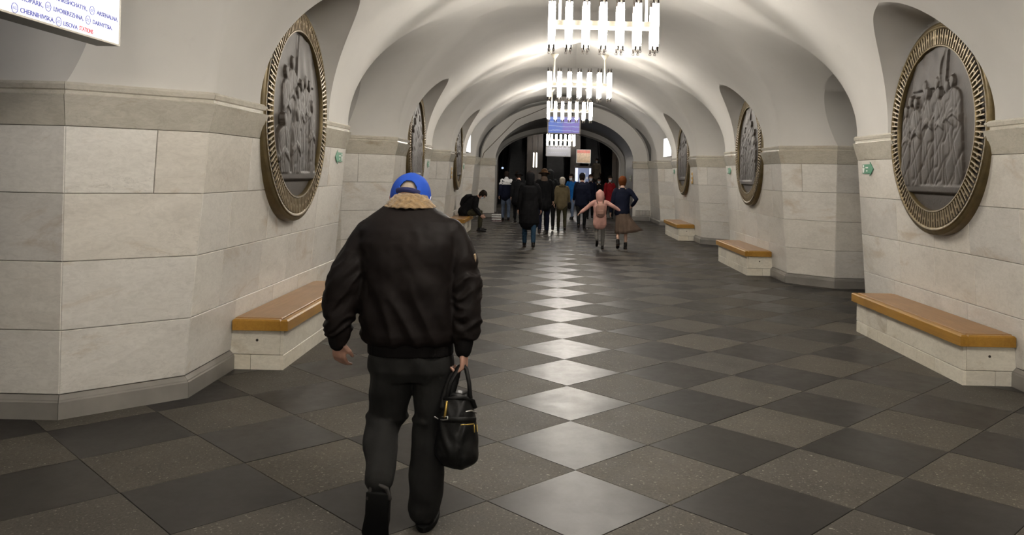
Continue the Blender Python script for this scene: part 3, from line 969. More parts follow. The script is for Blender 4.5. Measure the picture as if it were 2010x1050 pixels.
def escalator(xc, label):
    t = thing('escalator', label, 'escalator', (xc, 44.6, 0), 0, 'escalators rising beyond the arch')
    sl = math.tan(R(30))
    for k in range(30):
        m1 = MB(); y = k * .4; z = max(0, (k - 2) * .4 * sl)
        m1.box(-.5, .5, y, y + .42, z - .3 if z > 0 else -.004, z + .01); m1.build('step', M['step'], t)
    for sx in (-1, 1):
        m1 = MB(); x0, x1 = sorted((sx * .52, sx * .66)); Z = lambda y: max(0, (y - .8) * sl)
        for (ya, yb) in ((-.6, .9), (.9, 12.2)):
            m1.hexa([(x0, ya, Z(ya)), (x1, ya, Z(ya)), (x1, yb, Z(yb)), (x0, yb, Z(yb)), (x0, ya, Z(ya) + .9), (x1, ya, Z(ya) + .9), (x1, yb, Z(yb) + .9), (x0, yb, Z(yb) + .9)])
        m1.build('balustrade', M['escalator'], t)
        m1 = MB(); m1.limb([(sx * .59, -.75, .7), (sx * .59, -.7, .92), (sx * .59, .8, .95), (sx * .59, 12.2, Z(12.2) + .95)], [.04] * 4, 8); m1.build('handrail', M['rubber'], t)
    return t
escalator(-2.35, 'dark escalator on the left beyond the arch')
escalator(-.14, 'central dark escalator behind the crowd, under the white sign')
escalator(1.95, 'escalator on the right carrying the person in beige')
for (xa, xb, lab) in ((-1.72, -.86, 'brown panelled pillar with a lit twin tube, left of the dark doorway'), (.58, 1.12, 'brown panelled pillar right of the dark doorway'), (-3.9, -3.2, 'brown panelled pillar at the far left of the escalator hall'), (2.8, 3.3, 'brown panelled pillar at the far right of the escalator hall')):
    t = thing('pillar', lab, 'pillar', ((xa + xb) / 2, 44.2, 0), 0, 'pillars between the escalators')
    w_ = (xb - xa) / 2
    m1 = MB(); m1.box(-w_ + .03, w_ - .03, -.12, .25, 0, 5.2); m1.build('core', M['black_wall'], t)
    k_ = 3 if w_ > .4 else 2
    for k in range(k_):
        a = -w_ + k * 2 * w_ / k_
        m1 = MB(); m1.box(a + .012, a + 2 * w_ / k_ - .012, -.15, -.12, .02, 5.15); m1.build('panel', M['brown_panel'], t)
# twin tube wall lamp on the left pillar
t = thing('wall_lamp', 'lit twin tube lamp upright on the brown pillar', 'lamp', (-1.27, 44.0, 1.98))
m1 = MB(); m1.box(-.16, .16, -.0, .05, -.02, .82); m1.build('backplate', M['dark_metal'], t)
for sx in (-1, 1):
    m1 = MB(); m1.lathe([(.02, .0), (.034, .02), (.034, .76), (.02, .78)], (sx * .075, -.04, 0), 10)
    m1.build('lamp_tube', M['tube_soft'] if 'tube_soft' in M else M.setdefault('tube_soft', emitter('soft_tube', (1, .93, .82), 2.0)), t, smooth=60)
# white overhead sign
M['sign_dim'] = emitter('dim_backlit_white', (.13, .135, .15), .22)
M['sign_grey_ink'] = plain('grey_ink', (.16, .16, .2), .5)
t = thing('overhead_sign', 'white backlit overhead sign above the dark central escalator', 'sign', (-.08, 42.0, 2.56))
m1 = MB(); m1.box(-.63, .63, .0, .12, -.02, .56); m1.build('housing', M['dark_metal'], t)
m1 = MB(); m1.box(-.61, .61, -.01, .0, 0, .54); m1.build('lit_panel', M['sign_dim'], t)
for zz, w_ in ((.09, .42), (.16, .5), (.36, .5)):
    for k in range(9):
        m1 = MB(); a = -w_ + k * 2 * w_ / 9; hh = .03 if zz < .3 else .10
        m1.box(a, a + .075, -.014, -.01, zz, zz + hh); m1.build('print_block', M['sign_grey_ink'], t)
for sx in (-1, 1):
    m1 = MB(); m1.lathe([(.02, .56), (.02, 6.2)], (sx * .4, .06, 0), 8); m1.build('hanger_rod', M['dark_metal'], t)
# poster lightbox and the lit kiosk under it
m, nt, p = newmat('poster_picture')
v_ = coords(nt); sep = nt.nodes.new('ShaderNodeSeparateXYZ'); nt.links.new(v_, sep.inputs[0])
mr = N(nt, 'ShaderNodeMapRange'); nt.links.new(sep.outputs[2], mr.inputs[0]); mr.inputs[1].default_value = 0; mr.inputs[2].default_value = .66
c = ramp(nt, mr.outputs[0], [(0, (.35, .24, .15)), (.45, (.55, .42, .30)), (.72, (.62, .45, .33)), (.8, (.62, .18, .15)), (1, (.66, .24, .2))])
c = mix(nt, ramp(nt, noise(nt, v_, 9, 5, .7), [(.45, (0, 0, 0)), (.7, (.7, .7, .7))]), c, (.22, .17, .12))
nt.links.new(c, p.inputs['Base Color']); nt.links.new(c, p.inputs['Emission Color']); p.inputs['Emission Strength'].default_value = .16
M['poster'] = m
t = thing('poster_lightbox', 'pinkish poster lightbox standing right of the dark doorway', 'poster', (1.24, 43.0, 2.27))
m1 = MB(); m1.box(-.37, .37, .0, .1, -.02, .68); m1.build('housing', M['white_print'], t)
m1 = MB(); m1.box(-.34, .34, -.008, .0, .01, .65); m1.build('picture', M['poster'], t)
for sx in (-1, 1):
    m1 = MB(); m1.box(sx * .3 - .02, sx * .3 + .02, .03, .07, -.17, -.02); m1.build('foot', M['dark_metal'], t)
M['kiosk_glass'] = emitter('lit_display', (.75, .82, 1.0), .4)
t = thing('kiosk', 'lit glass kiosk below the pinkish poster', 'kiosk', (1.25, 43.1, 0))
m1 = MB(); m1.box(-.43, .43, .0, .35, 0, 2.1); m1.build('body', M['dark_metal'], t)
m1 = MB(); m1.box(-.42, -.27, -.015, .0, .9, 2.0); m1.build('lit_panel', M['kiosk_glass'], t)
m1 = MB(); m1.box(.30, .40, -.015, .0, 1.55, 2.0); m1.build('lit_panel', M['kiosk_glass'], t)
M['kiosk_dim'] = emitter('dim_display', (.16, .2, .33), .25)
m1 = MB(); m1.box(-.25, .28, -.012, .0, 1.0, 2.0); m1.build('display', M['kiosk_dim'], t)
for k in range(4):
    m1 = MB(); m1.box(-.2 + k * .12, -.13 + k * .12, -.018, -.012, 1.3 + .12 * (k % 2), 1.55 + .1 * (k % 3)); m1.build('print_block', M['white_print'], t)
m1 = MB(); m1.box(-.45, .45, -.03, .36, 2.02, 2.1); m1.build('cap_rail', M['black_metal'], t)
# small cold lamps far up in the dark on the left
for k, (px_, pz_, yy, wd) in enumerate(((-4.1, 3.1, 58, 'topmost'), (-4.2, 2.55, 56, 'second highest'), (-4.6, 2.3, 58, 'leftmost'), (-4.0, 1.9, 54, 'lowest'), (-3.4, 1.95, 52, 'rightmost'))):
    t = thing('small_lamp', wd + ' small cold lamp in the dark above the left escalator', 'lamp', (px_, yy, pz_), 0, 'cold lamps above the left escalator')
    m1 = MB(); m1.lathe([(.02, -.05), (.07, -.02), (.07, .03), (.03, .05)], (0, 0, 0), 10, 'Y'); m1.build('globe', M['blue_lamp'], t, smooth=True)
    m1 = MB(); m1.lathe([(.015, .05), (.015, 3.2)], (0, 0, 0), 6); m1.build('stem', M['dark_metal'], t)
# striped bag on the floor at the left jamb
M['bag_stripe'] = plain('woven_bag', (.17, .13, .13), .6, 0, .5, 18)
t = thing('shopping_bag', 'small striped bag standing on the floor by the left jamb of the end arch', 'bag', (-2.33, 28.4, 0))
m1 = MB(); m1.hexa([(-.17, -.1, 0), (.17, -.1, 0), (.17, .1, 0), (-.17, .1, 0), (-.15, -.06, .27), (.15, -.06, .27), (.15, .06, .27), (-.15, .06, .27)]); m1.build('body', M['bag_stripe'], t)
for zz in (.07, .15, .22):
    m1 = MB(); m1.box(-.16, .16, -.115, -.07, zz, zz + .03); m1.build('stripe', M['white_print'], t)
m1 = MB(); m1.limb([(-.07, -.05, .26), (-.06, -.05, .36), (.06, -.05, .36), (.07, -.05, .26)], [.008] * 4, 6); m1.build('handle', M['rubber'], t)

# ------------------------------------------------------------------ people
def cloth(name, col, rough=.8, var=.25, sheen=0, bstr=.3, bscale=22):
    return plain(name, col, rough, 0, var, 5, bstr, bscale, .12, 0, sheen)
M['skin'] = plain('skin', (.42, .24, .175), .5, 0, .08, 12)
M['skin_pale'] = plain('pale_skin', (.52, .33, .25), .5, 0, .08, 12)
M['mask'] = plain('face_mask', (.62, .68, .74), .7)
M['shoe'] = plain('black_shoe', (.009, .008, .008), .5, spec=.2)

HEADP = [(-.122, .020, .026, .052), (-.108, .042, .05, .036), (-.075, .058, .074, .018), (-.03, .071, .090, .006), (.02, .0765, .098, 0), (.06, .073, .094, -.004), (.09, .056, .073, -.006), (.108, .034, .045, -.006), (.116, .012, .016, -.006)]
def headp(z):
    zs = [q[0] for q in HEADP]
    return [float(np.interp(z, zs, [q[k] for q in HEADP])) for k in (1, 2, 3)]
def add_head(mb, c, Rm, k=1.0, n=16):
    rs = []
    for (z, rx, ry, yo) in HEADP:
        rs.append([Vector(c) + Rm @ Vector((rx * k * math.cos(2 * math.pi * j / n), yo * k + ry * k * math.sin(2 * math.pi * j / n), z * k)) for j in range(n)])
    mb.rings(rs)
    P = lambda *q: Vector(c) + Rm @ (Vector(q) * k)
    mb.limb([P(0, .088, .022), P(0, .104, -.012), P(0, .100, -.026)], [.008 * k, .013 * k, .011 * k], 8)      # nose
    mb.limb([P(-.022, .086, -.062), P(0, .094, -.062), P(.022, .086, -.062)], [.007 * k] * 3, 6)               # lips
    mb.limb([P(-.045, .080, .030), P(0, .096, .034), P(.045, .080, .030)], [.008 * k] * 3, 6)                  # brow
    for s_ in (-1, 1):
        mb.limb([P(s_ * .076, -.012, -.030), P(s_ * .083, -.018, -.004), P(s_ * .081, -.014, .024)], [(.006 * k, .012 * k), (.008 * k, .019 * k), (.006 * k, .014 * k)], 8, ref=(1, 0, 0))
def head_shell(name, mat, parent, c, Rm, k, keep, z0=-.10, z1=.116, thick=.008, nz=20, na=40):
    """a layer over the head: hair, mask or cap; keep(angle from the front in degrees, z) says where"""
    m1 = MB(); grid = []
    for i in range(nz + 1):
        z = z0 + (z1 - z0) * i / nz
        rx, ry, yo = headp(z)
        row = []
        for j in range(na):
            a = 2 * math.pi * j / na
            row.append(len(m1.v)); m1.v.append(tuple(Vector(c) + Rm @ Vector((rx * k * math.sin(a), yo * k + ry * k * math.cos(a), z * k + (k - 1) * .05))))
        grid.append(row)
    for i in range(nz):
        z = z0 + (z1 - z0) * (i + .5) / nz
        for j in range(na):
            d_ = (j + .5) * 360 / na; d_ = d_ if d_ <= 180 else 360 - d_
            if keep(d_, z):
                m1.f.append((grid[i][j], grid[i][(j + 1) % na], grid[i + 1][(j + 1) % na], grid[i + 1][j])); m1.m.append(0)
    if z1 > .1 and keep(180, z1):
        m1.f.append(tuple(grid[nz])); m1.m.append(0)
    me_ = m1.mesh(name)
    bm_ = bmesh.new(); bm_.from_mesh(me_)
    bmesh.ops.delete(bm_, geom=[v for v in bm_.verts if not v.link_faces], context='VERTS')
    bmesh.ops.recalc_face_normals(bm_, faces=bm_.faces)
    bm_.to_mesh(me_); bm_.free()
    me_.materials.append(mat); shade(me_, 60)
    o_ = link(name, me_, parent)
    sd = o_.modifiers.new('thickness', 'SOLIDIFY'); sd.thickness = thick; sd.offset = 1; sd.use_even_offset = False
    return o_

def hand(mb, wrist, tip_dir, palm_n, side, k=1.0, curl=.5):
    """palm and five fingers; tip_dir points from wrist to fingers, palm_n out of the palm"""
    W = Vector(wrist); T = Vector(tip_dir).normalized(); Pn = Vector(palm_n); Pn = (Pn - T * Pn.dot(T)).normalized()
    S_ = T.cross(Pn).normalized() * side
    mb.limb([W, W + T * .04 * k, W + T * .085 * k], [(.024 * k, .024 * k), (.036 * k, .017 * k), (.040 * k, .014 * k)], 10, ref=tuple(S_))
    for i, (off, L) in enumerate(((-.030, .066), (-.010, .076), (.011, .072), (.030, .056))):
        b = W + T * .085 * k + S_ * off * k
        d1 = (T * math.cos(curl) + Pn * math.sin(curl)).normalized()
        d2 = (T * math.cos(curl * 2.1) + Pn * math.sin(curl * 2.1)).normalized()
        d3 = (T * math.cos(curl * 2.9) + Pn * math.sin(curl * 2.9)).normalized()
        p1 = b + d1 * L * .48 * k; p2 = p1 + d2 * L * .32 * k; p3 = p2 + d3 * L * .25 * k
        mb.limb([b - T * .012 * k, b, p1, p2, p3], [.0095 * k, .0095 * k, .009 * k, .0082 * k, .0074 * k], 8)
    tb = W + T * .03 * k - S_ * .03 * k
    mb.limb([tb, tb - S_ * .022 * k + T * .028 * k + Pn * .012 * k, tb - S_ * .022 * k + T * .058 * k + Pn * .028 * k], [.014 * k, .011 * k, .009 * k], 8)

def folds(co):
    x, y, z = co[:, 0], co[:, 1], co[:, 2]
    a = np.sin(19 * x + 11 * z + 2.2 * np.sin(7 * z + 5 * x) + 6 * y)
    b = np.sin(27 * z - 15 * x + 2.8 * np.sin(9 * x - 4 * z) - 8 * y)
    return .5 * a * np.abs(b) + .5 * b * np.abs(np.sin(5 * x + 4 * z + 3 * y))

def rotx(v, a):
    return Vector((v[0], v[1] * math.cos(a) - v[2] * math.sin(a), v[1] * math.sin(a) + v[2] * math.cos(a)))

def person(label, loc, heading, h, legs, arms, top, bottom, shoes=None, hem=.80, hair=None, hat=None, mask=False, hood=None,
           lean=4, bow=5, seated=False, skirt=None, girth=1.0, hs=1.0, collar=None, extra=None, skin_m='skin', band=None, group='people walking away in the crowd'):
    """legs: (thigh forward, knee bend) degrees left/right; arms: (forward, outward, elbow) left/right"""
    k = h / 1.70
    t = thing('person', label, 'person', loc, heading, group)
    V = Vector
    hipz = .91
    J = {}
    for s_, (th, kn), nm in ((-1, legs[0], 'l'), (1, legs[1], 'r')):
        hip = V((s_ * .085, 0, hipz))
        knee = hip + rotx((0, 0, -.42), R(th)) + V((s_ * .012 * (1 if not seated else 4), 0, 0))
        ank = knee + rotx((0, 0, -.41), R(th - kn))
        ft = R(max(min(th - kn, 30), -62)) * (.75 if kn > 15 and not seated else .15)
        heel = ank + rotx((0, -.055, -.07), ft); toe = ank + rotx((0, .17, -.075), ft); ball = ank + rotx((0, .10, -.06), ft)
        J[nm] = [hip, knee, ank, heel, ball, toe]
    low = min(min(p_.z for p_ in J[s_][3:]) for s_ in 'lr') - .012
    if seated: low = min(J['l'][5].z, J['r'][5].z) - .012
    dz = -low
    for s_ in 'lr': J[s_] = [p_ + V((0, 0, dz)) for p_ in J[s_]]
    pel = V((0, 0, hipz + dz))
    la = R(-lean)
    def sp(x, y, z): return pel + rotx((x, y, z), la)         # point on the leaning trunk
    chest, nb = sp(0, 0, .34), sp(0, .0, .53)
    hm = Matrix.Rotation(R(-lean - bow), 3, 'X')
    hc = nb + hm @ V((0, .015, .150))
    A = {}
    for s_, (fw, ab, el), nm in ((-1, arms[0], 'l'), (1, arms[1], 'r')):
        sh = sp(s_ * .175, -.01, .475)
        Ma = Matrix.Rotation(R(fw - lean * .5), 3, 'X') @ Matrix.Rotation(R(-s_ * ab), 3, 'Y')
        elb = sh + Ma @ V((0, 0, -.275))
        Mb = Matrix.Rotation(R(fw + el - lean * .5), 3, 'X') @ Matrix.Rotation(R(-s_ * ab * (1 if el < 60 else -.6)), 3, 'Y')
        wr = elb + Mb @ V((0, 0, -.245))
        A[nm] = [sh, elb, wr, (wr - elb).normalized(), s_]
    S = lambda p_: p_ * k
    g = girth
    # body: one continuous skin
    mb = MB()
    add_head(mb, S(hc), hm, k * hs)
    mb.limb([S(sp(0, 0, .50)), S(nb), S(hc + hm @ V((0, -.012, -.06)))], [.058 * k, .052 * k, .05 * k], 12)
    mb.limb([S(pel), S(sp(0, 0, .2)), S(sp(0, 0, .42)), S(sp(0, 0, .50))], [(.13 * k, .09 * k), (.12 * k, .085 * k), (.15 * k, .09 * k), (.09 * k, .06 * k)], 14)
    for s_ in 'lr':
        a = A[s_]
        mb.limb([S(a[0]), S(a[1]), S(a[2])], [.042 * k, .036 * k, .024 * k], 10)
        hand(mb, S(a[2]), a[3], (-a[4], .3, 0), -1 if s_ == 'r' else 1, k * .95, .35)
        L = J[s_]
        mb.limb([S(L[0]), S(L[1]), S(L[2])], [.07 * k, .047 * k, .034 * k], 10)
        mb.limb([S(L[3]), S(L[4])], [.028 * k, .028 * k], 8)
    skin(mb, 'body', M[skin_m], t, .011, 3)
    # upper garment
    mb = MB()
    hz = hem - .91
    wid = .165 * g
    if not seated:
        tr_pts = [sp(0, 0, hz), sp(0, 0, hz * .45), sp(0, 0, .14), sp(0, -.005, .32), sp(0, -.005, .44), sp(0, .0, .505)]
        rr = [(wid * (1.22 if hem < .7 else 1.06), (.16 if hem < .7 else .13) * g), (wid * (1.17 if hem < .7 else 1.05), (.15 if hem < .7 else .122) * g), (wid * .99, .118 * g), (wid * 1.07, .122 * g), (wid * 1.03, .10 * g), (.075, .065)]
    else:
        tr_pts = [sp(0, -.02, -.05), sp(0, -.03, .10), sp(0, -.045, .25), sp(0, -.03, .40), sp(0, .0, .505)]
        rr = [(wid * 1.1, .15 * g), (wid * 1.05, .145 * g), (wid * 1.05, .14 * g), (wid, .11 * g), (.08, .07)]
    mb.limb([S(p_) for p_ in tr_pts], [(a * k, b * k) for a, b in rr], 18)
    for s_ in 'lr':
        a = A[s_]
        mb.limb([S(a[0] + V((-a[4] * .03, 0, .0))), S(a[0].lerp(a[1], .3)), S(a[1]), S(a[1].lerp(a[2], .6)), S(a[2])], [.062 * k * g, .060 * k * g, .052 * k * g, .046 * k * g, .036 * k * g], 12)
    if hood == 'down':
        mb.limb([S(nb + V((-.07, -.06, -.0))), S(nb + V((0, -.095, .015))), S(nb + V((.07, -.06, .0)))], [(.035 * k, .045 * k), (.045 * k, .05 * k), (.035 * k, .045 * k)], 10, ref=(0, 0, 1))
    up = skin(mb, 'jacket', top, t, .012, 3, lambda co, no: .005 * k * folds(co) * (no[:, 2] < .6))
    if hood == 'up':
        mb = MB()
        P = lambda *q: S(hc + hm @ V(q))
        q_ = k * hs
        mb.limb([P(0, -.03, -.17), P(0, -.028, -.08), P(0, -.022, .0), P(0, -.02, .05 * hs), P(0, -.018, .085 * hs), P(0, -.016, .108 * hs)], [(.10 * k, .085 * k), (.10 * q_, .11 * q_), (.107 * q_, .118 * q_), (.104 * q_, .115 * q_), (.085 * q_, .095 * q_), (.045 * q_, .05 * q_)], 18)
        skin(mb, 'hood', top, t, .011, 3)
    if collar:
        mb = MB(); mb.limb([S(nb + V((0, 0, -.05))), S(nb + V((0, 0, .03)))], [(.10 * k, .09 * k), (.085 * k, .085 * k)], 16)
        skin(mb, 'collar', collar, t, .011, 2)
    if band is not None:      # two white stripes round shoulders and down the sleeves
        for zz in (.395, .335):
            m1 = MB(); n_ = 28
            ring = lambda z, f: [S(sp((wid * 1.09 + .006) * f * math.cos(2 * math.pi * j / n_), (.132 * g) * f * math.sin(2 * math.pi * j / n_), z)) for j in range(n_)]
            m1.rings([ring(zz, 1.0), ring(zz + .028, 1.0)], cap=False)
            m1.build('stripe', band, t, smooth=True)
    # lower garment
    if bottom is not None:
        mb = MB()
        if not seated:
            mb.limb([S(pel + V((0, 0, -.09))), S(pel + V((0, 0, .10)))], [(.15 * k * g, .105 * k * g), (.135 * k * g, .10 * k * g)], 14)
        else:
            mb.limb([S(pel + V((0, -.02, -.03))), S(pel + V((0, .0, .08)))], [(.16 * k, .13 * k), (.14 * k, .11 * k)], 14)
        for s_ in 'lr':
            L = J[s_]
            mb.limb([S(L[0]), S(L[0].lerp(L[1], .5)), S(L[1]), S(L[1].lerp(L[2], .45)), S(L[2] + (L[1] - L[2]).normalized() * .03)], [.085 * k * g, .078 * k * g, .062 * k, .060 * k, .05 * k], 12)
        skin(mb, 'trousers', bottom, t, .012, 3, lambda co, no: .005 * k * folds(co * 1.3))
    if skirt is not None:
        mb = MB()
        # flared pleated skirt blown to one side
        rs = []; n_ = 40
        for i in range(9):
            q = i / 8; z = .97 - .60 * q; 
            ring = []
            for j in range(n_):
                a = 2 * math.pi * j / n_; ple = 1 + .10 * q * math.sin(a * 9 + q * 2)
                rx, ry = (.145 + .045 * q) * ple, (.11 + .10 * q) * ple
                sway = .27 * max(0, math.cos(a)) ** 2 * q ** 2.2
                ring.append(S(V((rx * math.cos(a) + sway + .03 * q, ry * math.sin(a) - .02 * q, z + dz + .08 * q * max(0, math.cos(a)) ** 2))))
            rs.append(ring)
        mb.rings(rs, cap=True)
        mb.build('skirt', skirt, t, smooth=True)
    # shoes
    for s_ in 'lr':
        L = J[s_]; mb = MB()
        mb.limb([S(L[3] + V((0, 0, .012))), S(L[4]), S(L[5] + V((0, 0, .006)))], [(.036 * k, .034 * k), (.045 * k, .036 * k), (.036 * k, .024 * k)], 10)
        mb.limb([S(L[2] + (L[1] - L[2]).normalized() * .06), S(L[3].lerp(L[4], .35))], [.044 * k, .042 * k], 10)
        skin(mb, 'shoe', shoes or M['shoe'], t, .010, 2)
    if hair is not None:
        head_shell('hair', hair, t, S(hc), hm, k * hs * 1.07, lambda a, z: z > .055 or (a > 62 and z > -.085 + .05 * (a < 95)), thick=.012)
    if hat is not None:
        hmat, kind = hat
        if kind == 'beanie':
            head_shell('hat', hmat, t, S(hc), hm, k * hs * 1.13, lambda a, z: z > .0 - .02 * (a > 100), -.03, .116, .012)
        else:
            head_shell('hat', hmat, t, S(hc), hm, k * hs * 1.12, lambda a, z: True, .02, .116, .01)
            m1 = MB(); n_ = 28; P = lambda *q: S(hc + hm @ V(q))
            if kind == 'brim':
                m1.rings([[P(r_ * math.cos(2 * math.pi * j / n_), r_ * 1.12 * math.sin(2 * math.pi * j / n_), z) for j in range(n_)] for r_, z in ((.08, .035), (.155, .012), (.156, .02), (.08, .05))], closed=True)
                m1.build('brim', hmat, t, smooth=True)
            else:
                m1.limb([P(0, .08, .04), P(0, .17, .025)], [(.07 * k, .008 * k), (.05 * k, .006 * k)], 12); m1.build('visor', hmat, t, smooth=True)
    if mask:
        head_shell('face_mask', M['mask'], t, S(hc), hm, k * hs * 1.07, lambda a, z: a < 62 and -.10 < z < -.008, -.118, .02, .004, 24)
    if mask or abs(heading) > 1.2:
        for s_ in (-1, 1):
            m1 = MB(); c_ = S(hc + hm @ V((s_ * .031, .086, .014)))
            m1.limb([c_ + V((-.008, 0, 0)), c_ + V((.008, 0, 0))], [.007, .007], 8); m1.build('eye', M['shoe'], t, smooth=True)
    if extra: extra(t, k, dict(S=S, sp=sp, nb=nb, hc=hc, hm=hm, J=J, A=A, pel=pel))
    return t

def C(name, col, **kw):
    if name not in M: M[name] = cloth(name, col, **kw)
    return M[name]
black = C('black_cloth', (.006, .006, .007)); navy = C('navy_cloth', (.006, .008, .020)); jeans = C('blue_denim', (.018, .045, .080))
pale_jeans = C('pale_denim', (.13, .17, .25)); grey_c = C('charcoal_cloth', (.012, .013, .014)); beige = C('khaki_cloth', (.13, .105, .06))
olive = C('dark_olive_cloth', (.035, .032, .018)); pink = C('pink_cloth', (.56, .32, .28)); white_c = C('white_cloth', (.66, .66, .66))
red_c = C('red_cloth', (.24, .012, .016)); blue_c = C('bright_blue_cloth', (.012, .12, .38)); brown_c = C('brown_cloth', (.12, .085, .065))
grey_tr = C('grey_jersey', (.15, .145, .135)); purple_t = C('dusty_pink_pack', (.34, .20, .165)); cream = C('cream_cloth', (.62, .52, .40))
hair_d = C('dark_hair', (.018, .012, .009), sheen=0); hair_w = C('silver_hair', (.50, .46, .40)); hair_b = C('brown_hair', (.045, .026, .016)); rust = C('rust_knit', (.12, .035, .010))
brownhat = C('brown_felt', (.085, .045, .022)); fur = C('dark_fur', (.02, .02, .022))
W1 = [(14, 8), (-14, 12)]; W2 = [(-12, 14), (14, 6)]; ST = [(2, 2), (-3, 3)]
AR = [(-10, 7, 10), (12, 7, 14)]; AR2 = [(12, 7, 14), (-10, 7, 10)]

person('person in long dark hooded coat, blue jeans and black boots, walking away', (-1.03, 18.75, 0), .02, 1.72, W1, [(0, 8, 12), (4, 8, 12)], black, jeans, hem=.56, hood='up', girth=1.13, collar=fur, hair=hair_d)

def pack(t, k, q):
    S, sp = q['S'], q['sp']; V = Vector
    mb = MB(); mb.limb([S(sp(0, -.19, .08)), S(sp(0, -.20, .2)), S(sp(0, -.19, .34)), S(sp(0, -.165, .42))], [(.135 * k, .085 * k), (.15 * k, .095 * k), (.14 * k, .085 * k), (.08 * k, .05 * k)], 16)
    b = skin(mb, 'backpack', purple_t, t, .012, 3)
    mb = MB(); mb.limb([S(sp(0, -.28, .10)), S(sp(0, -.285, .2))], [(.10 * k, .035 * k), (.09 * k, .03 * k)], 14); skin(mb, 'pocket', purple_t, b, .011, 2)
    for s_ in (-1, 1):
        m1 = MB(); m1.limb([S(sp(s_ * .07, -.14, .40)), S(sp(s_ * .10, -.06, .505)), S(sp(s_ * .12, .10, .42))], [(.02 * k, .01 * k)] * 3, 8); m1.build('strap', brown_c, b, smooth=True)
person('child in pink hooded jacket with pink backpack, one foot kicked up', (.56, 18.78, 0), .03, 1.30, [(6, 62), (4, 6)], [(-8, 50, -14), (-2, 60, 4)], pink, grey_tr, hem=.70, hood='up', girth=1.15, hs=1.2, lean=6, extra=pack, skin_m='skin_pale')
person('woman in navy jacket and blown brown skirt with rust headscarf', (1.07, 18.9, 0), -.02, 1.63, [(5, 42), (2, 6)], [(-4, 10, 10), (-22, 34, 72)], navy, None, hem=.84, hair=rust, skirt=brown_c, lean=5, girth=1.06, skin_m='skin_pale', hat=(rust, 'beanie'))

def satchel(t, k, q):
    pass
person('person in brown felt hat and dark coat behind the hooded walker', (-.72, 23.1, 0), 0, 1.80, W2, AR, black, navy, hem=.74, hat=(brownhat, 'brim'), hair=hair_d, girth=1.15, collar=brown_c)
person('tall person in charcoal coat between the brown hat and khaki jacket', (-.55, 24.6, 0), 0, 1.80, W1, AR2, grey_c, black, hem=.78, hood='up', girth=1.12)
def shoulder_bag(t, k, q):
    S, sp = q['S'], q['sp']
    m1 = MB(); m1.limb([S(sp(.24, -.02, -.16)), S(sp(.24, -.02, -.02))], [(.05 * k, .09 * k)] * 2, 12); b = m1.build('shoulder_bag', black, t, smooth=True)
person('white-haired person in khaki jacket and dark olive trousers', (-.19, 24.4, 0), 0, 1.58, W1, AR, beige, olive, hem=.78, hair=hair_w, girth=1.05, hood='down', extra=shoulder_bag, skin_m='skin_pale')
person('broad man in navy coat and black cap beside the child', (.46, 26.0, 0), 0, 1.71, W2, AR2, navy, grey_c, hem=.72, hair=hair_d, hat=(black, 'cap'), girth=1.22)
def yoke(t, k, q):
    S, sp = q['S'], q['sp']
    mb = MB(); mb.limb([S(sp(0, -.005, .36)), S(sp(0, -.005, .44)), S(sp(0, 0, .50)), S(sp(0, -.02, .56))], [(.182 * k, .13 * k), (.178 * k, .116 * k), (.11 * k, .09 * k), (.07 * k, .065 * k)], 18)
    for nm, s_ in (('l', -1), ('r', 1)):
        a = q['A'][nm]; mb.limb([S(a[0] + Vector((-s_ * .03, 0, .006))), S(a[0].lerp(a[1], .45) + Vector((s_ * .008, -.006, 0)))], [.07 * k, .060 * k], 12)
    skin(mb, 'white_yoke', white_c, t, .012, 2)
person('person in white-shouldered navy jacket and pale jeans by the left jamb', (-2.05, 29.0, 0), .05, 1.71, [(8, 6), (-10, 10)], AR, navy, pale_jeans, hem=.80, hair=hair_d, girth=1.1, extra=yoke, band=white_c)
person('person in black coat standing just right of the white-shouldered jacket', (-1.60, 28.2, 0), -.1, 1.70, ST, AR, black, black, hem=.66, hat=(black, 'brim'), hair=hair_d, girth=1.15)
person('person in black jacket at the back of the left crowd', (-1.72, 31.2, 0), .2, 1.72, ST, AR2, grey_c, black, hem=.75, hair=hair_b, girth=1.1)
person('person in dark coat half hidden behind the hooded walker', (-1.15, 26.4, 0), 0, 1.72, W2, AR, grey_c, navy, hem=.66, hair=hair_b, girth=1.1)
GF = 'masked people coming through the far arch'
person('masked man in bright blue jacket coming toward the camera', (.30, 31.0, 0), math.pi - .5, 1.68, W1, AR, blue_c, pale_jeans, hem=.76, hair=hair_d, mask=True, girth=1.1, group=GF, skin_m='skin_pale')
person('masked person in dark jacket behind the black cap', (1.02, 31.6, 0), math.pi, 1.68, W2, AR, navy, black, hem=.76, hair=hair_b, mask=True, group=GF, skin_m='skin_pale')
person('masked person in red jacket coming toward the camera', (1.80, 32.3, 0), math.pi + .1, 1.64, W1, AR, red_c, black, hem=.70, hair=hair_d, mask=True, group=GF, skin_m='skin_pale')
person('masked person in black jacket left of the red jacket', (1.45, 33.4, 0), math.pi, 1.56, W2, AR2, black, black, hem=.76, hair=hair_d, mask=True, group=GF, skin_m='skin_pale')
person('masked person in cream coat riding high on the right escalator', (2.16, 46.9, .90), math.pi, 1.66, ST, AR, cream, brown_c, hem=.62, hair=hair_d, mask=True, group=GF, skin_m='skin_pale')
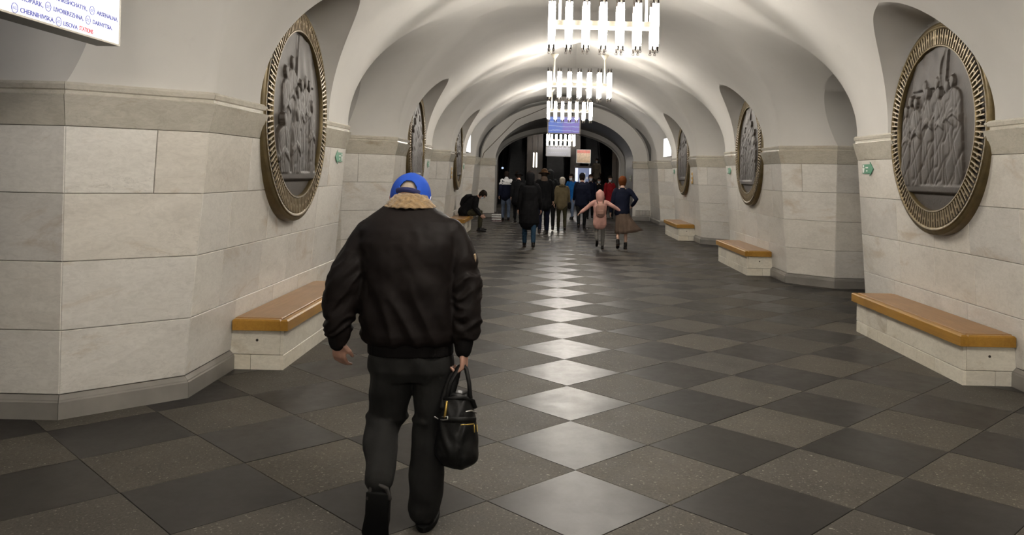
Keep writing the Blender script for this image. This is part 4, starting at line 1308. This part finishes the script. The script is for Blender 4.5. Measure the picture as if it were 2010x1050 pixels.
# seated man on the third bench on the left
def rucksack(t, k, q):
    S, sp = q['S'], q['sp']
    mb = MB(); mb.limb([S(sp(0, -.20, .10)), S(sp(0, -.235, .22)), S(sp(0, -.22, .36)), S(sp(0, -.17, .44))], [(.13 * k, .08 * k), (.15 * k, .09 * k), (.14 * k, .08 * k), (.09 * k, .05 * k)], 16)
    b = skin(mb, 'rucksack', black, t, .012, 3)
    for s_ in (-1, 1):
        m1 = MB(); m1.limb([S(sp(s_ * .08, -.15, .44)), S(sp(s_ * .11, -.04, .53)), S(sp(s_ * .12, .12, .40))], [(.02 * k, .01 * k)] * 3, 8); m1.build('strap', grey_c, b, smooth=True)
person('man in black jacket bent over his phone, seated on third left bench', (-2.93, 23.62, 0), R(-90), 1.72, [(88, 90), (84, 86)], [(16, 4, 44), (14, 4, 48)], black, olive, seated=True, lean=38, bow=20, hair=hair_d, mask=True, girth=1.25, group='people sitting', extra=rucksack)

# ------------------------------------------------------------------ the old man in the foreground
BASE = Vector((-1.27, 3.93, 0))
def at(px_, py_, Y):
    """world point, relative to the man's base, seen at that place of the photo when it stands at distance Y"""
    dx, dy = px_ - VPX, py_ - VPY
    u = (dx * math.cos(ROLL) + dy * math.sin(ROLL)) / FPX; v_ = (-dx * math.sin(ROLL) + dy * math.cos(ROLL)) / FPX
    return Vector((CAM.x + u * Y, Y, CAM.z - v_ * Y)) - BASE
def pxm(Y): return Y / FPX
M['old_jacket'] = plain('dark_brown_nylon', (.0062, .0044, .0040), .58, 0, .25, 4, .15, 40, .10, 0, 0)
M['old_trousers'] = plain('dark_grey_wool', (.0115, .0113, .0108), .85, 0, .2, 8, .1, 120, .2)
M['rib_knit'] = plain('black_rib_knit', (.004, .0034, .0034), .9, spec=.12)
M['fleece'] = plain('tan_fleece', (.19, .128, .066), .95, 0, .35, 45, .8, 130, .1, 0, .3)
M['cap_blue'] = plain('royal_blue_cotton', (.012, .055, .33), .8, 0, .12, 10, .15, 150, .2)
M['cap_strap'] = plain('navy_strap', (.008, .012, .07), .8)
M['old_skin'] = plain('weathered_skin', (.36, .20, .145), .55, 0, .15, 20)
M['gold'] = plain('gold_zip', (.55, .38, .10), .3, .9)
M['leather'] = plain('black_leather', (.005, .005, .005), .42, 0, .3, 6, .3, 30, .28)
man = thing('person', 'old man in blue cap and dark bomber jacket walking away with a black bag', 'person', tuple(BASE), 0, 'people walking away in the crowd')

def torso_rings(mb, rows, n=32, pw=.82):
    rs = []
    for (yp, xl, xr, Y, ry) in rows:
        c_ = at((xl + xr) / 2, yp, Y); rx = (xr - xl) / 2 * pxm(Y)
        ring = []
        for j in range(n):
            a = 2 * math.pi * j / n; ca, sa = math.cos(a), math.sin(a)
            ring.append(c_ + Vector((rx * math.copysign(abs(ca) ** pw, ca), ry * math.copysign(abs(sa) ** pw, sa), 0)))
        rs.append(ring)
    mb.rings(rs)
def px_limb(mb, rows, n=16, flat=1.0):
    mb.limb([at(x, y, Y) for (y, x, r_, Y) in rows], [(r_ * pxm(Y), r_ * pxm(Y) * flat) for (y, x, r_, Y) in rows], n)

HC = at(805, 395, 4.13); HR = Matrix.Rotation(R(4), 3, 'Y') @ Matrix.Rotation(R(-33), 3, 'X'); HK = 1.13
LW, RW = at(663, 664, 3.90), at(910, 682, 3.88)
mb = MB()
add_head(mb, HC, HR, HK, 24)
mb.limb([at(804, 425, 4.02), at(804, 402, 4.06), at(804, 384, 4.09)], [.075, .064, .062], 16)
torso_rings(mb, [(690, 735, 875, 3.94, .09), (600, 730, 875, 3.95, .09), (500, 735, 870, 3.98, .09), (440, 740, 865, 4.01, .07), (415, 775, 835, 4.03, .05)])
px_limb(mb, [(450, 725, 20, 3.99), (560, 676, 18, 3.93), (664, 663, 11, 3.90)])
px_limb(mb, [(450, 890, 20, 3.99), (560, 914, 18, 3.95), (682, 910, 11, 3.88)])
hand(mb, LW, (at(667, 712, 3.93) - LW), (.45, .9, 0), -1, 1.05, .38)
hand(mb, RW, (at(911, 730, 3.88) - RW), (-1, .25, 0), -1, 1.05, .86)
px_limb(mb, [(735, 765, 30, 3.95), (822, 760, 22, 4.0), (945, 745, 16, 3.62)])
px_limb(mb, [(735, 850, 30, 3.95), (860, 843, 22, 3.95), (1005, 832, 16, 3.94)])
body = skin(mb, 'body', M['old_skin'], man, .0065, 3)

from mathutils import noise as mn
def jwr(co, no):
    x, z = co[:, 0], co[:, 2]
    sl = np.clip((np.abs(x + .035) - .19) / .05, 0, 1)                 # sleeves
    low = np.clip((1.47 - z) / .30, .05, 1)
    out = np.zeros(len(co))
    for i, (px_, py_, pz_) in enumerate(co):
        al, ac = .5 * px_ - .85 * pz_, .85 * px_ + .5 * pz_
        n1 = mn.noise(Vector((al * 3.2, ac * 12, py_ * 5 + 3)))
        n2 = mn.noise(Vector((px_ * 6 + 9, py_ * 9, pz_ * 11)))
        n3 = mn.noise(Vector((px_ * 9, py_ * 7 + 4, pz_ * 19 + 2.5 * mn.noise(Vector((px_ * 6, py_ * 6, pz_ * 4))))))
        n4 = mn.noise(Vector((px_ * 28, py_ * 28, pz_ * 28)))
        out[i] = ((.030 * (.28 - abs(n1)) + .008 * n2) * (1 - sl[i]) + (.032 * (.30 - abs(n3)) + .010 * n2) * sl[i]) * low[i] + .0018 * n4
    return out
mb = MB()
torso_rings(mb, [(670, 724, 889, 3.94, .135), (663, 713, 895, 3.94, .150), (650, 709, 897, 3.94, .158), (625, 708, 897, 3.945, .160), (590, 709, 895, 3.95, .158), (550, 711, 893, 3.96, .156),
                 (510, 708, 897, 3.97, .156), (475, 703, 902, 3.985, .152), (450, 705, 902, 4.0, .140), (432, 717, 892, 4.015, .122), (419, 734, 874, 4.03, .102), (408, 750, 856, 4.045, .085), (398, 760, 846, 4.06, .075)])
px_limb(mb, [(452, 727, 27, 3.99), (480, 713, 32, 3.98), (515, 694, 34, 3.955), (550, 681, 35, 3.93), (585, 673, 36, 3.92), (618, 666, 32, 3.91), (645, 664, 28, 3.90), (664, 663, 21, 3.90)])
px_limb(mb, [(452, 884, 27, 3.99), (485, 898, 31, 3.985), (520, 907, 32, 3.97), (560, 912, 33, 3.95), (600, 915, 31, 3.93), (640, 915, 29, 3.90), (664, 912, 23, 3.89), (674, 911, 17, 3.885)])
jk = skin(mb, 'jacket', M['old_jacket'], man, .0085, 3, jwr)
mb = MB(); torso_rings(mb, [(693, 723, 891, 3.94, .132), (664, 723, 890, 3.94, .137)])
skin(mb, 'waistband', M['rib_knit'], jk, .008, 1, lambda co, no: .0015 * np.sin(co[:, 0] * 420))
for rows in ([(660, 663, 20, 3.90), (673, 663, 17.5, 3.90)], [(668, 911, 19, 3.885), (689, 909, 16.5, 3.88)]):
    mb = MB(); px_limb(mb, rows); skin(mb, 'cuff', M['rib_knit'], jk, .006, 1)
# fleece collar standing round the neck
mb = MB()
torso_rings(mb, [(408, 752, 858, 4.04, .105), (402, 757, 852, 4.05, .100), (393, 764, 845, 4.065, .096), (384, 773, 838, 4.08, .092), (379, 779, 832, 4.09, .085)], pw=1.0)
fr = np.random.RandomState(5)
skin(mb, 'fleece_collar', M['fleece'], jk, .007, 2, lambda co, no: .003 * np.sin(co[:, 0] * 150 + 60 * co[:, 2]) * np.sin(co[:, 2] * 170 + 40 * co[:, 1]) + fr.normal(0, .0012, len(co)))
# patch on the right sleeve
m1 = MB(); c_ = at(934, 512, 3.965); m1.limb([c_ + Vector((-.004, 0, -.03)), c_ + Vector((.0, 0, .0)), c_ + Vector((-.006, 0, .03))], [(.006, .03)] * 3, 10)
m1.build('sleeve_patch', M['fleece'], jk, smooth=True)
# cap: panelled crown, strap over the opening at the back, visor in front
m1 = MB(); na, ne = 144, 44; grid = []
CC = HC + HR @ Vector((0, -.004, .022))
def cap_pt(az, el, f=1.0):
    a, e = math.radians(az), math.radians(el)
    return CC + HR @ Vector((.101 * f * math.cos(e) * math.sin(a), .127 * f * math.cos(e) * math.cos(a), .119 * f * math.sin(e)))
for i in range(ne + 1):
    grid.append([])
    for j in range(na):
        grid[-1].append(len(m1.v)); m1.v.append(tuple(cap_pt(j * 360 / na, -25 + 115 * i / ne, 1 + .006 * math.cos(math.radians(j * 360 / na) * 6))))
for i in range(ne):
    for j in range(na):
        az = (j + .5) * 360 / na; el = -25 + 115 * (i + .5) / ne; d_ = abs(az - 180)
        if d_ < 28 and el < -22 + 32 * math.sqrt(max(0, 1 - (d_ / 28) ** 2)): continue
        m1.f.append((grid[i][j], grid[i][(j + 1) % na], grid[i + 1][(j + 1) % na], grid[i + 1][j])); m1.m.append(0)
me_ = m1.mesh('cap')
bm_ = bmesh.new(); bm_.from_mesh(me_); bmesh.ops.remove_doubles(bm_, verts=bm_.verts, dist=.0005)
bmesh.ops.delete(bm_, geom=[v for v in bm_.verts if not v.link_faces], context='VERTS')
bmesh.ops.recalc_face_normals(bm_, faces=bm_.faces); bm_.to_mesh(me_); bm_.free()
me_.materials.append(M['cap_blue']); shade(me_, 50)
cap = link('cap', me_, man)
sd = cap.modifiers.new('thickness', 'SOLIDIFY'); sd.thickness = .004; sd.use_even_offset = False
m1 = MB(); m1.limb([cap_pt(180 + a, -16, 1.012) for a in range(-35, 36, 7)], [(.0125, .003)] * 11, 8, ref=(0, 0, 1)); m1.build('strap', M['cap_strap'], cap, smooth=True)
m1 = MB()
rs = []
for q, zz in ((1.0, -.004), (1.55, -.022), (1.55, -.027), (1.0, -.010)):
    rs.append([CC + HR @ Vector((.094 * (1 + (q - 1) * .25) * math.sin(R(a)), .116 * q * math.cos(R(a)) if q > 1 else .114 * math.cos(R(a)), zz)) for a in range(-62, 63, 6)])
nn = len(rs[0])
for r_ in rs: m1.v += [tuple(p_) for p_ in r_]
for k in range(4):
    for j in range(nn - 1):
        m1.f.append((k * nn + j, k * nn + j + 1, ((k + 1) % 4) * nn + j + 1, ((k + 1) % 4) * nn + j)); m1.m.append(0)
m1.build('visor', M['cap_blue'], cap, smooth=40)
m1 = MB(); m1.lathe([(.009, 0), (.008, .006), (.003, .009)], tuple(cap_pt(0, 89.9)), 10); m1.build('button', M['cap_blue'], cap, smooth=40)
head_shell('hair', C('grey_hair', (.30, .25, .20)), man, HC, HR, HK * 1.02, lambda a, z: a > 100 and z > -.06, -.07, .04, .006)
# ear-loop of a mask behind each ear
M['loop'] = plain('mask_loop', (.6, .6, .62), .6)
for s_ in (-1, 1):
    P = lambda *q: HC + HR @ (Vector(q) * HK)
    m1 = MB(); m1.limb([P(s_ * .078, .01, .035), P(s_ * .090, -.022, .020), P(s_ * .089, -.026, -.01), P(s_ * .080, .02, -.05)], [.0018] * 4, 6); m1.build('mask_loop', M['loop'], man, smooth=True)

# trousers
def twr(co, no):
    x, y, z = co[:, 0], co[:, 1], co[:, 2]
    return .005 * np.sin(z * 33 + 2.4 * np.sin(x * 16) + 6 * y) * np.abs(np.sin(z * 9 + 7 * x)) + .003 * np.sin(x * 60 + z * 7) + .010 * np.exp(-((z - .505) / .014) ** 2) * (x < .07)
mb = MB()
torso_rings(mb, [(672, 730, 884, 3.94, .118), (700, 723, 890, 3.94, .128), (722, 722, 890, 3.945, .130), (742, 727, 886, 3.95, .11)])
px_limb(mb, [(728, 766, 42, 3.945), (760, 766, 43, 3.955), (790, 764, 39, 3.975), (815, 760, 37, 4.0), (832, 753, 35, 3.99), (850, 749, 34, 3.93), (880, 748, 34, 3.83), (915, 747, 31, 3.73), (948, 744, 27, 3.63)])
px_limb(mb, [(728, 850, 42, 3.945), (765, 850, 39, 3.95), (810, 846, 35, 3.955), (850, 843, 33, 3.955), (890, 841, 34, 3.95), (930, 839, 35, 3.945), (970, 835, 34, 3.94), (998, 832, 32, 3.94)])
skin(mb, 'trousers', M['old_trousers'], man, .0085, 2, twr)
# shoes: right one flat, left one peeling off the floor with its sole toward us
mb = MB()
h_ = at(833, 1012, 3.93)
mb.limb([Vector((h_.x, 3.92 - BASE.y, .05)), Vector((h_.x + .003, 4.02 - BASE.y, .055)), Vector((h_.x + .008, 4.14 - BASE.y, .040))], [(.052, .042), (.052, .048), (.048, .032)], 14)
mb.limb([Vector((h_.x, 3.93 - BASE.y, .13)), Vector((h_.x, 3.94 - BASE.y, .06))], [.045, .047], 12)
sh = skin(mb, 'shoe', M['shoe'], man, .008, 2)
M['sole'] = plain('rubber_sole', (.004, .004, .004), .7, spec=.15)
m1 = MB()
ol = lambda z, f: [Vector((h_.x + .004 + .054 * f * math.cos(2 * math.pi * j / 24), 4.025 - BASE.y + .165 * f * math.sin(2 * math.pi * j / 24), z)) for j in range(24)]
m1.rings([ol(.001, .97), ol(.006, 1), ol(.026, 1), ol(.028, .97)]); m1.build('sole', M['sole'], sh, smooth=40)
a_, b_ = at(743, 972, 3.60), at(734, 1078, 3.66)
mb = MB()
mb.limb([a_ + Vector((0, .02, 0)), a_.lerp(b_, .5) + Vector((0, .03, 0)), b_ + Vector((0, .03, .035))], [(.052, .040), (.056, .042), (.050, .030)], 14)
mb.limb([at(745, 940, 3.66), a_ + Vector((0, .03, 0))], [.048, .046], 12)
sh = skin(mb, 'shoe', M['shoe'], man, .008, 2)
mb = MB()
mb.limb([a_ + Vector((0, -.012, .012)), a_.lerp(b_, .35) + Vector((0, -.008, 0)), a_.lerp(b_, .7) + Vector((0, -.004, 0)), b_ + Vector((0, .0, .045))], [(.052, .012), (.050, .012), (.060, .012), (.050, .012)], 18)
mb.build('sole', M['sole'], sh, smooth=50)
m1 = MB(); m1.limb([a_ + Vector((-.045, -.006, -.012)), a_ + Vector((-.03, -.012, .038)), a_ + Vector((0.005, -.014, .052)), a_ + Vector((.038, -.012, .034)), a_ + Vector((.05, -.006, -.012))], [.009] * 5, 8)
m1.build('heel_counter', C('scuffed_leather', (.035, .033, .032)), sh, smooth=True)

# ------------------------------------------------------------------ his black bag
BY = 3.87
bag = thing('handbag', 'soft black leather bag with gold zips held by the old man', 'bag', tuple(BASE), 0)
rowsb = [(768, 874, 924, BY, .030), (776, 870, 928, BY, .045), (795, 865, 931, BY, .062), (830, 861, 935, BY, .078), (865, 854, 940, BY, .088), (888, 853, 941, BY, .090), (903, 862, 937, BY, .080), (914, 878, 925, BY, .055)]
mb = MB(); torso_rings(mb, rowsb, 28, .9)
bb = skin(mb, 'bag_body', M['leather'], bag, .007, 2, lambda co, no: .004 * np.sin(co[:, 2] * 44 + 3 * np.sin(co[:, 0] * 40)) * np.abs(np.sin(co[:, 0] * 30 + 20 * co[:, 2])))
def bag_surf(x, y, out=.004):
    ys = [r_[0] for r_ in rowsb]
    xl, xr, ry = (float(np.interp(y, ys, [r_[k] for r_ in rowsb])) for k in (1, 2, 4))
    u = max(-1, min(1, (x - (xl + xr) / 2) / ((xr - xl) / 2)))
    return at(x, y, BY - ry * max(0, 1 - abs(u) ** 2.2) ** .5 - out)
for dY in (-.035, .035):
    m1 = MB(); m1.limb([at(878, 780, BY + dY), at(884, 752, BY + dY * .9), at(899, 722, BY + dY * .5), at(908, 713, BY + dY * .2), at(915, 724, BY + dY * .5), at(921, 752, BY + dY * .9), at(923, 780, BY + dY)], [(.010, .006)] * 7, 8)
    m1.build('handle', M['leather'], bag, smooth=True)
mb = MB(); mb.limb([at(903, 718, BY + .0), at(890, 742, BY), at(880, 772, BY), at(874, 800, BY - .03)], [(.012, .01), (.030, .012), (.034, .02), (.03, .02)], 12)
skin(mb, 'strap_drape', M['leather'], bag, .006, 2)
m1 = MB(); m1.limb([bag_surf(872, 783), bag_surf(890, 779), bag_surf(910, 781), bag_surf(928, 786), bag_surf(932, 800)], [(.012, .006)] * 5, 8); m1.build('top_flap', M['leather'], bag, smooth=True)
m1 = MB(); m1.limb([bag_surf(x, 824) for x in (868, 885, 900, 915, 933)], [(.014, .005)] * 5, 8, ref=(0, 0, 1)); m1.build('belt', M['leather'], bag, smooth=True)
for pts, r_ in (([(877, 789), (875, 805), (873, 818)], .0065), ([(905, 834), (918, 833), (930, 832)], .0030), ([(931, 834), (931.5, 848)], .0026), ([(936, 834), (937, 847)], .0022)):
    m1 = MB(); m1.limb([bag_surf(x, y, .008) for x, y in pts], [r_] * len(pts), 8); m1.build('gold_zip', M['gold'], bag, smooth=True)
m1 = MB(); m1.limb([bag_surf(853, 818, .012), bag_surf(861, 823, .014), bag_surf(870, 824, .016), bag_surf(879, 823, .014), bag_surf(879, 818, .014), bag_surf(868, 818, .014)], [.0032] * 6, 8); m1.build('snap_hook', M['steel'], bag, smooth=True)
m1 = MB(); m1.limb([bag_surf(915, 808, .008), bag_surf(925, 806, .010), bag_surf(935, 810, .008)], [.0040] * 3, 8); m1.build('ring', M['steel'], bag, smooth=True)
